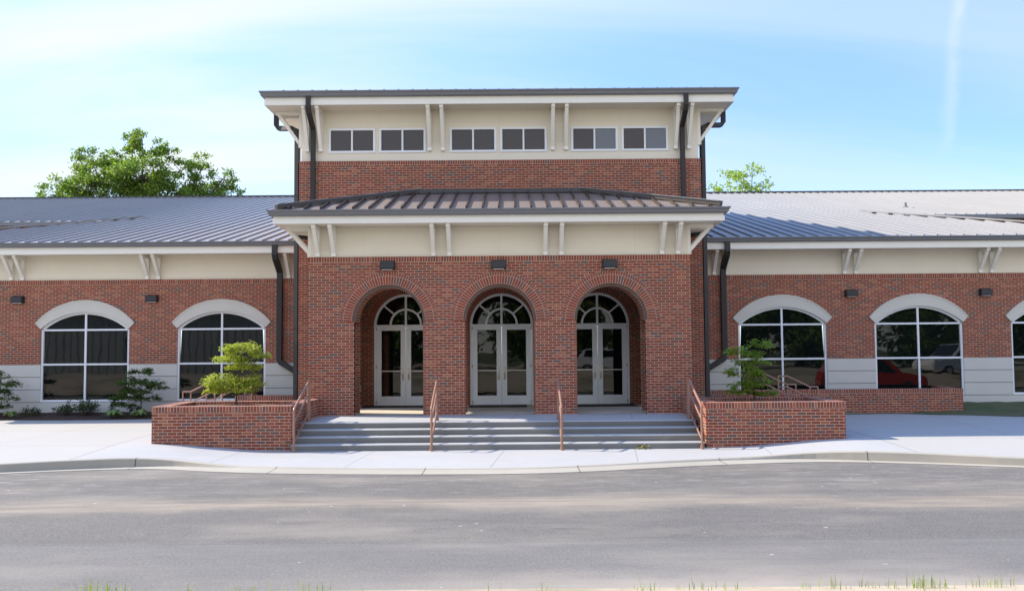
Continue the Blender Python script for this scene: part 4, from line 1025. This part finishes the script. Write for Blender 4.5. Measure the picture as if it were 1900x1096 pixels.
def maple(base, pads, label, mat, seed, nleaf, trunk_h, stem=0.022, ll=0.10, name='japanese_maple', group=None):
    r = random.Random(seed); root = thing(name, base, label, 'tree', group); B = Vector(base)
    tb = MB(); top = B + Vector((0.02, 0, trunk_h)); limb(tb, B - Vector((0, 0, .06)), top, stem, stem * .75, r, 6, 0.04)
    fb = MB(); tot = sum(p[3] * p[4] for p in pads)
    for (dx, dy, dz, rx, rz) in pads:
        c = B + Vector((dx, dy, dz)); limb(tb, top - Vector((0, 0, trunk_h * .12)), c - Vector((0, 0, rz * .3)), stem * .6, stem * .15, r, 6, 0.10)
        n = int(nleaf * rx * rz / tot)
        tips = []
        for _ in range(max(4, int(n / 26))):
            a = r.uniform(0, 6.283); q = math.sqrt(r.uniform(0.02, 1)); ph = r.uniform(-1, 1)
            tips.append(c + Vector((math.cos(a) * q * rx, math.sin(a) * q * rx * .8, rz * (0.9 * (1 - q * q) ** .5 * max(ph, -0.35) - 0.35 * q * q))))
        for tp_ in tips[::3]: limb(tb, c - Vector((0, 0, rz * .3)), tp_, stem * .16, stem * .05, r, 3, .08)
        for _ in range(n):
            p = r.choice(tips) + Vector((r.gauss(0, .06), r.gauss(0, .06), r.gauss(0, .032))) * (rx / .45) ** .5
            d = (p - c); d.z = 0; d = (d.normalized() if d.length > .001 else Vector((1, 0, 0))) + Vector((r.gauss(0, .6), r.gauss(0, .6), r.uniform(-.75, .15)))
            d.normalize(); sd__ = d.cross(Vector((r.gauss(0, .4), r.gauss(0, .4), 1))).normalized()
            l = ll * r.uniform(.55, 1.15); leaf(fb, p, d, sd__, l, l * .16)
            d2 = (d + sd__ * r.uniform(.5, .9)).normalized(); leaf(fb, p, d2, d2.cross(Vector((0, 0, 1))).normalized(), l * .75, l * .12)
    tb.build('trunk', M['bark'], root, smooth=True); fb.build('crown', mat, root); return root
maple((-6.4, 22.4, 1.03), [(0.12, 0, 1.40, .42, .17), (.52, 0, 1.24, .28, .10), (-.16, 0, 1.16, .38, .13), (.12, .1, .98, .40, .15), (-.34, -.1, .62, .40, .19), (.28, 0, .60, .42, .18), (.02, -.2, .44, .46, .18), (-.58, 0, .40, .20, .15)],
      'bright lime green japanese maple growing in the left brick planter', M['maple'], 3, 8200, 0.5, 0.024, .085)
maple((6.22, 22.5, 1.03), [(.18, 0, 1.40, .30, .13), (-.30, 0, 1.24, .34, .18), (.0, .1, 1.02, .40, .22), (-.25, 0, .75, .46, .22), (.02, 0, .50, .44, .22), (-.32, 0, .30, .36, .2), (.22, 0, .25, .30, .16)],
      'green weeping maple with a yellow top growing in the right brick planter', M['maple_mid'], 8, 4200, 0.5, 0.024, .095)
zb = bed_z(-11.1, 28.3)
maple((-11.05, 28.15, zb), [(-.05, 0, 1.36, .34, .15), (-.30, 0, 1.05, .40, .16), (.30, 0, 1.02, .40, .13), (.48, 0, .86, .30, .10), (-.15, 0, .78, .45, .16), (-.45, 0, .58, .40, .15), (.15, 0, .55, .38, .10), (-.5, 0, .36, .26, .12)],
      'thin dark green maple in the bed between the two left wing windows', M['maple_dark'], 12, 5200, 0.75, 0.022, .10)
maple((-15.55, 28.1, bed_z(-15.5, 28.1)), [(.0, 0, 1.30, .42, .18), (.30, 0, 1.05, .45, .14), (-.1, 0, .85, .5, .18), (.32, 0, .62, .42, .12), (.1, 0, .38, .42, .14), (-.4, 0, .6, .4, .16)],
      'dark green maple cut by the left edge of the photo', M['maple_dark'], 15, 4600, 0.7, 0.022, .10)
def shrub(x, y, w_, h, n, ll, mat, label, seed, name='shrub', cat='shrub', fill=1.0, group=None):
    r = random.Random(seed); z = bed_z(x, y); root = thing(name, (x, y, z), label, cat, group); B = Vector((x, y, z))
    fb, sb = MB(), MB()
    for k in range(max(5, n // 26)):
        a = r.uniform(0, 6.283); q = math.sqrt(r.random()); tip = B + Vector((math.cos(a) * q * w_ / 2, math.sin(a) * q * w_ / 2.4, h * (1 - .55 * q * q) * r.uniform(.55, 1)))
        limb(sb, B - Vector((0, 0, .02)), tip, .009, .003, r, 4, .10)
        for _ in range(26):
            t = r.uniform(.35, 1.04) ** .7; p = B.lerp(tip, t) + Vector((r.gauss(0, .04), r.gauss(0, .04), r.gauss(0, .03)))
            a_, b_, _n = rand_rot(r, .2); leaf(fb, p, a_, b_, ll * r.uniform(.6, 1.1), ll * .22)
    sb.build('stem', M['bark'], root); fb.build('foliage', mat, root)
shrub(-14.5, 28.35, .70, .30, 320, .075, M['shrub'], 'low rounded green shrub in the mulch nearest the left edge of the photo', 21)
shrub(-13.55, 28.45, .75, .44, 500, .08, M['shrub'], 'medium dark shrub under the left half of the outermost full left window', 22)
shrub(-12.85, 28.4, 1.0, .56, 780, .08, M['shrub'], 'largest dark bushy shrub under the outermost full left window', 23)
shrub(-11.98, 28.35, .30, .52, 70, .09, M['shrub'], 'thin sparse sprig between two dark shrubs in the left bed', 24, 'sprig', 'plant')
shrub(-11.98 + .62, 28.45, .55, .46, 190, .08, M['shrub'], 'loose open dark shrub just left of the thin maple in the bed', 25)
def hosta(x, y, w_, n, label, seed):
    r = random.Random(seed); z = bed_z(x, y); root = thing('hosta', (x, y, z), label, 'plant', 'pale hostas in the left bed'); B = Vector((x, y, z)); fb = MB()
    for k in range(n):
        a = 6.283 * k / n * 2.4 + r.uniform(-.3, .3); d = Vector((math.cos(a), math.sin(a), 0)); sd__ = Vector((-math.sin(a), math.cos(a), 0)); l = w_ / 2 * r.uniform(.6, 1.05); hgt = r.uniform(.12, .24)
        mid = B + d * l * .5 + Vector((0, 0, hgt)); tip = B + d * l + Vector((0, 0, hgt * .45)); wd = l * .24
        i = len(fb.v); fb.face([B + Vector((0, 0, .02)), mid - sd__ * wd, tip, mid + sd__ * wd], [(0, 0)] * 4)
    fb.build('foliage', M['hosta'], root)
hosta(-11.72, 27.85, .78, 30, 'left one of two pale green hostas under the thin maple', 31)
hosta(-10.98, 27.9, .72, 28, 'right one of two pale green hostas, at the foot of the thin maple', 32)
hosta(-15.25 + .3, 28.0, .6, 14, 'small pale hosta in the bed beside the maple at the left edge', 33)

# background trees
def big_tree(base, clumps, label, mat, seed, trunk_top, trunk_r, per, ls, group=None, name='broad_tree', spread=1.0):
    r = random.Random(seed); root = thing(name, base, label, 'tree', group); B = Vector(base); tb, fb = MB(), MB()
    top = B + Vector((0, 0, trunk_top)); limb(tb, B - Vector((0, 0, .3)), top, trunk_r, trunk_r * .6, r, 6, .03)
    for (dx, dy, dz, rad, dens) in clumps:
        c = B + Vector((dx, dy, dz)); pts = limb(tb, top - Vector((0, 0, trunk_top * .2 * r.random())), c, trunk_r * .38, trunk_r * .07, r, 7, .09)
        sub = []
        for _ in range(int(13 * dens * (rad / 1.6) ** 1.5) + 3):
            v = Vector((r.gauss(0, 1), r.gauss(0, 1), r.gauss(0, .75))).normalized() * rad * r.uniform(.45, 1.0); s_ = c + v; sub.append((s_, rad * r.uniform(.20, .36)))
            limb(tb, c - Vector((0, 0, rad * .15)), s_, trunk_r * .07, trunk_r * .02, r, 3, .1)
        for s_, sr in sub:
            for _ in range(int(per * sr * sr * 4)):
                v = Vector((r.gauss(0, 1), r.gauss(0, 1), r.gauss(0, .7))); v *= sr * .55
                a_, b_, _n = rand_rot(r, .25); l = ls * r.uniform(.6, 1.2); leaf(fb, s_ + v, a_, b_, l, l * .30)
    tb.build('trunk', M['bark'], root, smooth=True); fb.build('crown', mat, root); return root
def px_clumps(rows, cx, sc, y0, z_of):  # helper: rows are (x, z, radius, density) in metres
    return [(x - cx, dy, z, rad, d) for x, z, dy, rad, d in rows]
TB = (-28.3, 70, 0.0)
cl = [(-34.6, 14.6, 0, 1.5, .8), (-33.0, 15.6, .5, 1.3, .9), (-32.0, 16.9, 0, 1.35, .9), (-31.4, 14.9, -1, 1.8, 1), (-30.2, 17.0, .8, 1.3, .9), (-29.4, 15.3, 0, 2.0, 1.1), (-28.9, 18.2, 0, 1.15, .65), (-28.0, 18.6, -.4, 1.1, .8), (-26.6, 17.9, 0, 1.25, .75),
      (-27.5, 15.6, -1.2, 2.1, 1.2), (-28.2, 13.4, 0, 2.2, 1), (-25.4, 16.4, .6, 1.2, .7), (-25.2, 14.4, -.5, 1.9, 1), (-23.5, 16.4, 0, 1.15, .9), (-23.2, 14.6, .5, 1.6, 1), (-21.8, 15.6, 0, 1.1, .7), (-21.2, 13.9, 0, 1.2, .9), (-33.5, 13.2, 0, 1.6, 1), (-31, 12.6, 0, 2, 1), (-24, 12.6, 0, 2, 1), (-26.8, 12.9, 0, 2, 1), (-29.9, 12, 0, 2, 1)]
big_tree(TB, [(x - TB[0], dy, z, rad, d) for x, z, dy, rad, d in cl], 'broad leafy green tree rising behind the left roof ridge', M['oak'], 41, 8.5, .45, 170, .23)
TR_ = (16.2, 65, 0.0)
cl = [(15.9, 14.6, 0, 1.15, .8), (17.7, 14.7, .3, 1.15, .8), (14.6, 13.2, 0, .9, .7), (18.3, 13.1, 0, 1.0, .7), (15.2, 13.6, 0, .95, .55), (16.8, 13.4, -.4, 1.4, .7), (18.2, 13.5, 0, .9, .5), (14.2, 13.3, 0, .7, .5), (17.3, 12.4, 0, 1.4, .8), (15.3, 12.2, 0, 1.4, .8)]
big_tree(TR_, [(x - TR_[0], dy, z, rad, d) for x, z, dy, rad, d in cl], 'sparse pale green tree top showing behind the right roof ridge', M['spring'], 43, 9, .25, 62, .24, name='sparse_tree')

# grass at the near edge
b = MB(); r = random.Random(5)
def tuft(x, y, n, h, spread):
    z0 = verge_z(x, y) - 0.02
    for _ in range(n):
        px_, py_ = x + r.gauss(0, spread), min(8.93, y + r.gauss(0, .06)); a = r.uniform(0, 6.283); l = h * r.uniform(.5, 1.15); lean = r.uniform(.05, .45) * l; wd = r.uniform(.0025, .005)
        d = Vector((math.cos(a), math.sin(a), 0)); sd__ = Vector((-d.y, d.x, 0)) * wd; p0 = Vector((px_, py_, z0)); p1 = p0 + d * lean * .35 + Vector((0, 0, l * .6)); p2 = p0 + d * lean + Vector((0, 0, l))
        b.face([p0 - sd__, p0 + sd__, p1 + sd__ * .8, p1 - sd__ * .8], [(0, 0)] * 4); b.face([p1 - sd__ * .8, p1 + sd__ * .8, p2], [(0, 0)] * 3)
for x, n, h in ((-4.15, 10, .14), (-3.9, 26, .17), (-3.7, 22, .16), (-3.35, 4, .1), (-3.0, 6, .13), (-2.62, 5, .13), (-2.35, 9, .15), (-2.1, 6, .12), (-1.78, 7, .2), (-1.62, 6, .15), (-1.2, 3, .1), (0.62, 3, .13), (1.4, 5, .13), (1.62, 6, .16), (2.05, 9, .14), (2.3, 6, .12), (3.15, 10, .13), (3.4, 14, .16), (3.75, 10, .14), (3.95, 12, .15), (4.25, 34, .19), (4.4, 20, .17), (4.75, 8, .13), (4.9, 14, .18), (5.15, 10, .14), (5.4, 8, .12)):
    tuft(x * .965 + .1, 8.86, n, h * .9 + .015, .075)
for i in range(70): tuft(r.uniform(-5.2, 5.6), 8.86, 1, r.uniform(.07, .15), .05)
for i in range(420): tuft(r.uniform(-14, 14), r.uniform(5.5, 8.6), 5, .10, .06)
o = b.build('grass', M['blade']); tag(o, 'long grass blades along the near road edge', 'grass', kind='stuff')
# yellowed leaves on the bottom step
b = MB(); r = random.Random(9)
for _ in range(26):
    p = Vector((3.27 + r.gauss(0, .09), 21.11 + r.gauss(0, .03), .075 + abs(r.gauss(0, .025)))); a_, b_, _n = rand_rot(r, .5); leaf(b, p, a_, b_, .08, .02)
o = b.build('fallen_leaves', M['dry']); tag(o, 'small clump of yellowed leaves at the foot of the right steps', 'leaves')

# ------------------------------------------------------------------ across the street (seen mirrored in the glass)
M['shed'] = simple('pale ribbed shed metal', (0.42, 0.41, 0.38), .5, .2)
M['red'] = simple('red car paint', (0.42, 0.012, 0.012), .25, var=.03); M['whitepaint'] = simple('white car paint', (0.75, 0.75, 0.74), .28, var=.03)
M['tyre'] = simple('tyre rubber', (0.02, 0.02, 0.02), .9); M['carglass'] = glass('car glass', (0.01, 0.012, 0.014), 0.0, 1.6)
sh = thing('metal_shed', (-30, -16, 0), 'pale ribbed metal shed across the street, mirrored in the left windows', 'building')
b = MB(); X = -40.0
while X < -16: b.box(X, X + .34, -16.0, -15.9, 0, 5.2); b.box(X + .34, X + .6, -15.98, -15.93, 0, 5.2); X += .6
b.box(-40, -16, -30, -16, 0, 5.2); b.build('wall', M['shed'], sh)
b = MB(); b.prism([(-16 + .3, -15.5, 5.2), (-16 + .3, -23, 7.0), (-16 + .3, -30.5, 5.2)], (-24.6, 0, 0)); b.build('roof', M['roof'], sh)
b = MB(); b.box(-31, -27, -15.88, -15.8, 0.0, 3.6); b.build('door', M['flash'], sh)
def vehicle(loc, rot, paint, label, tall):
    root = thing('parked_car', loc, label, 'car'); root.rotation_euler = (0, 0, rot)
    prof = [(-2.4, .35), (2.35, .35), (2.45, .62), (2.38, .95), (1.25, 1.12), (.55, 1.62 + tall), (-1.7, 1.66 + tall), (-2.3, 1.15), (-2.45, .7)]
    def lb(mb, nm, mt, **k):
        o = mb.build(nm, mt, None, **k); o.parent = root; return o
    b = MB(); b.prism([(x, -.9, z) for x, z in prof], (0, 1.8, 0)); lb(b, 'body', paint, bevel=.06)
    b = MB()
    for s in (-1, 1):
        y = s * .905; q = [(-1.75, y, 1.12), (.95, y, 1.12), (.45, y, 1.55 + tall), (-1.6, y, 1.58 + tall)]; b.prism(q, (0, s * .006, 0))
    b.bar((1.20, 0, 1.16), (.60, 0, 1.60 + tall), 1.6, .02, up=(.6, 0, 1)); lb(b, 'window', M['carglass'])
    for x in (-1.5, 1.45):
        for s in (-1, 1):
            b = MB(); b.tube([(x, s * .72, .34), (x, s * .93, .34)], .34, 18); wh = lb(b, 'wheel', M['tyre'])
            b = MB(); b.tube([(x, s * .93, .34), (x, s * .945, .34)], .2, 14); rm = b.build('rim', M['steel'], None); rm.parent = wh
    for s in (-1, 1): b = MB(); b.box(2.36, 2.46, s * .62 - .16, s * .62 + .16, .68, .84); lb(b, 'headlight', M['frame'])
vehicle((17.5, 14.2, ROAD_Z), 0.15, M['red'], 'red car parked in the street, mirrored in the right wing windows', .1)
vehicle((26.5, 4.5, .5), 2.9, M['whitepaint'], 'white car parked beyond the red one, mirrored in the right wing windows', .25)
vehicle((7.5, -13, .4), 0.1, M['whitepaint'], 'white car parked opposite, mirrored in the right entrance doors', .2)
T0 = (-8.0, -34, 0)
r = random.Random(77)
cl = [(r.uniform(-4.2, 4.2), r.uniform(-3, 3), r.uniform(1.4, 9.5), r.uniform(1.6, 2.4), .8) for _ in range(30)]
rt = big_tree(T0, cl, 'leafy tree across the street, mirrored in the glass', M['oak'], 51, 4.2, .35, 11, .62, group='trees across the street', name='street_tree')
for i in range(20):
    x = -62 + 7.0 * i + r.uniform(-2, 2)
    if abs(x + 8) < 5: continue
    copy_thing(rt, (x, -36 + r.uniform(-7, 5), 0), 'leafy tree across the street, mirrored in the glass', (0, 0, r.uniform(0, 6.28)), r.uniform(.8, 1.25))
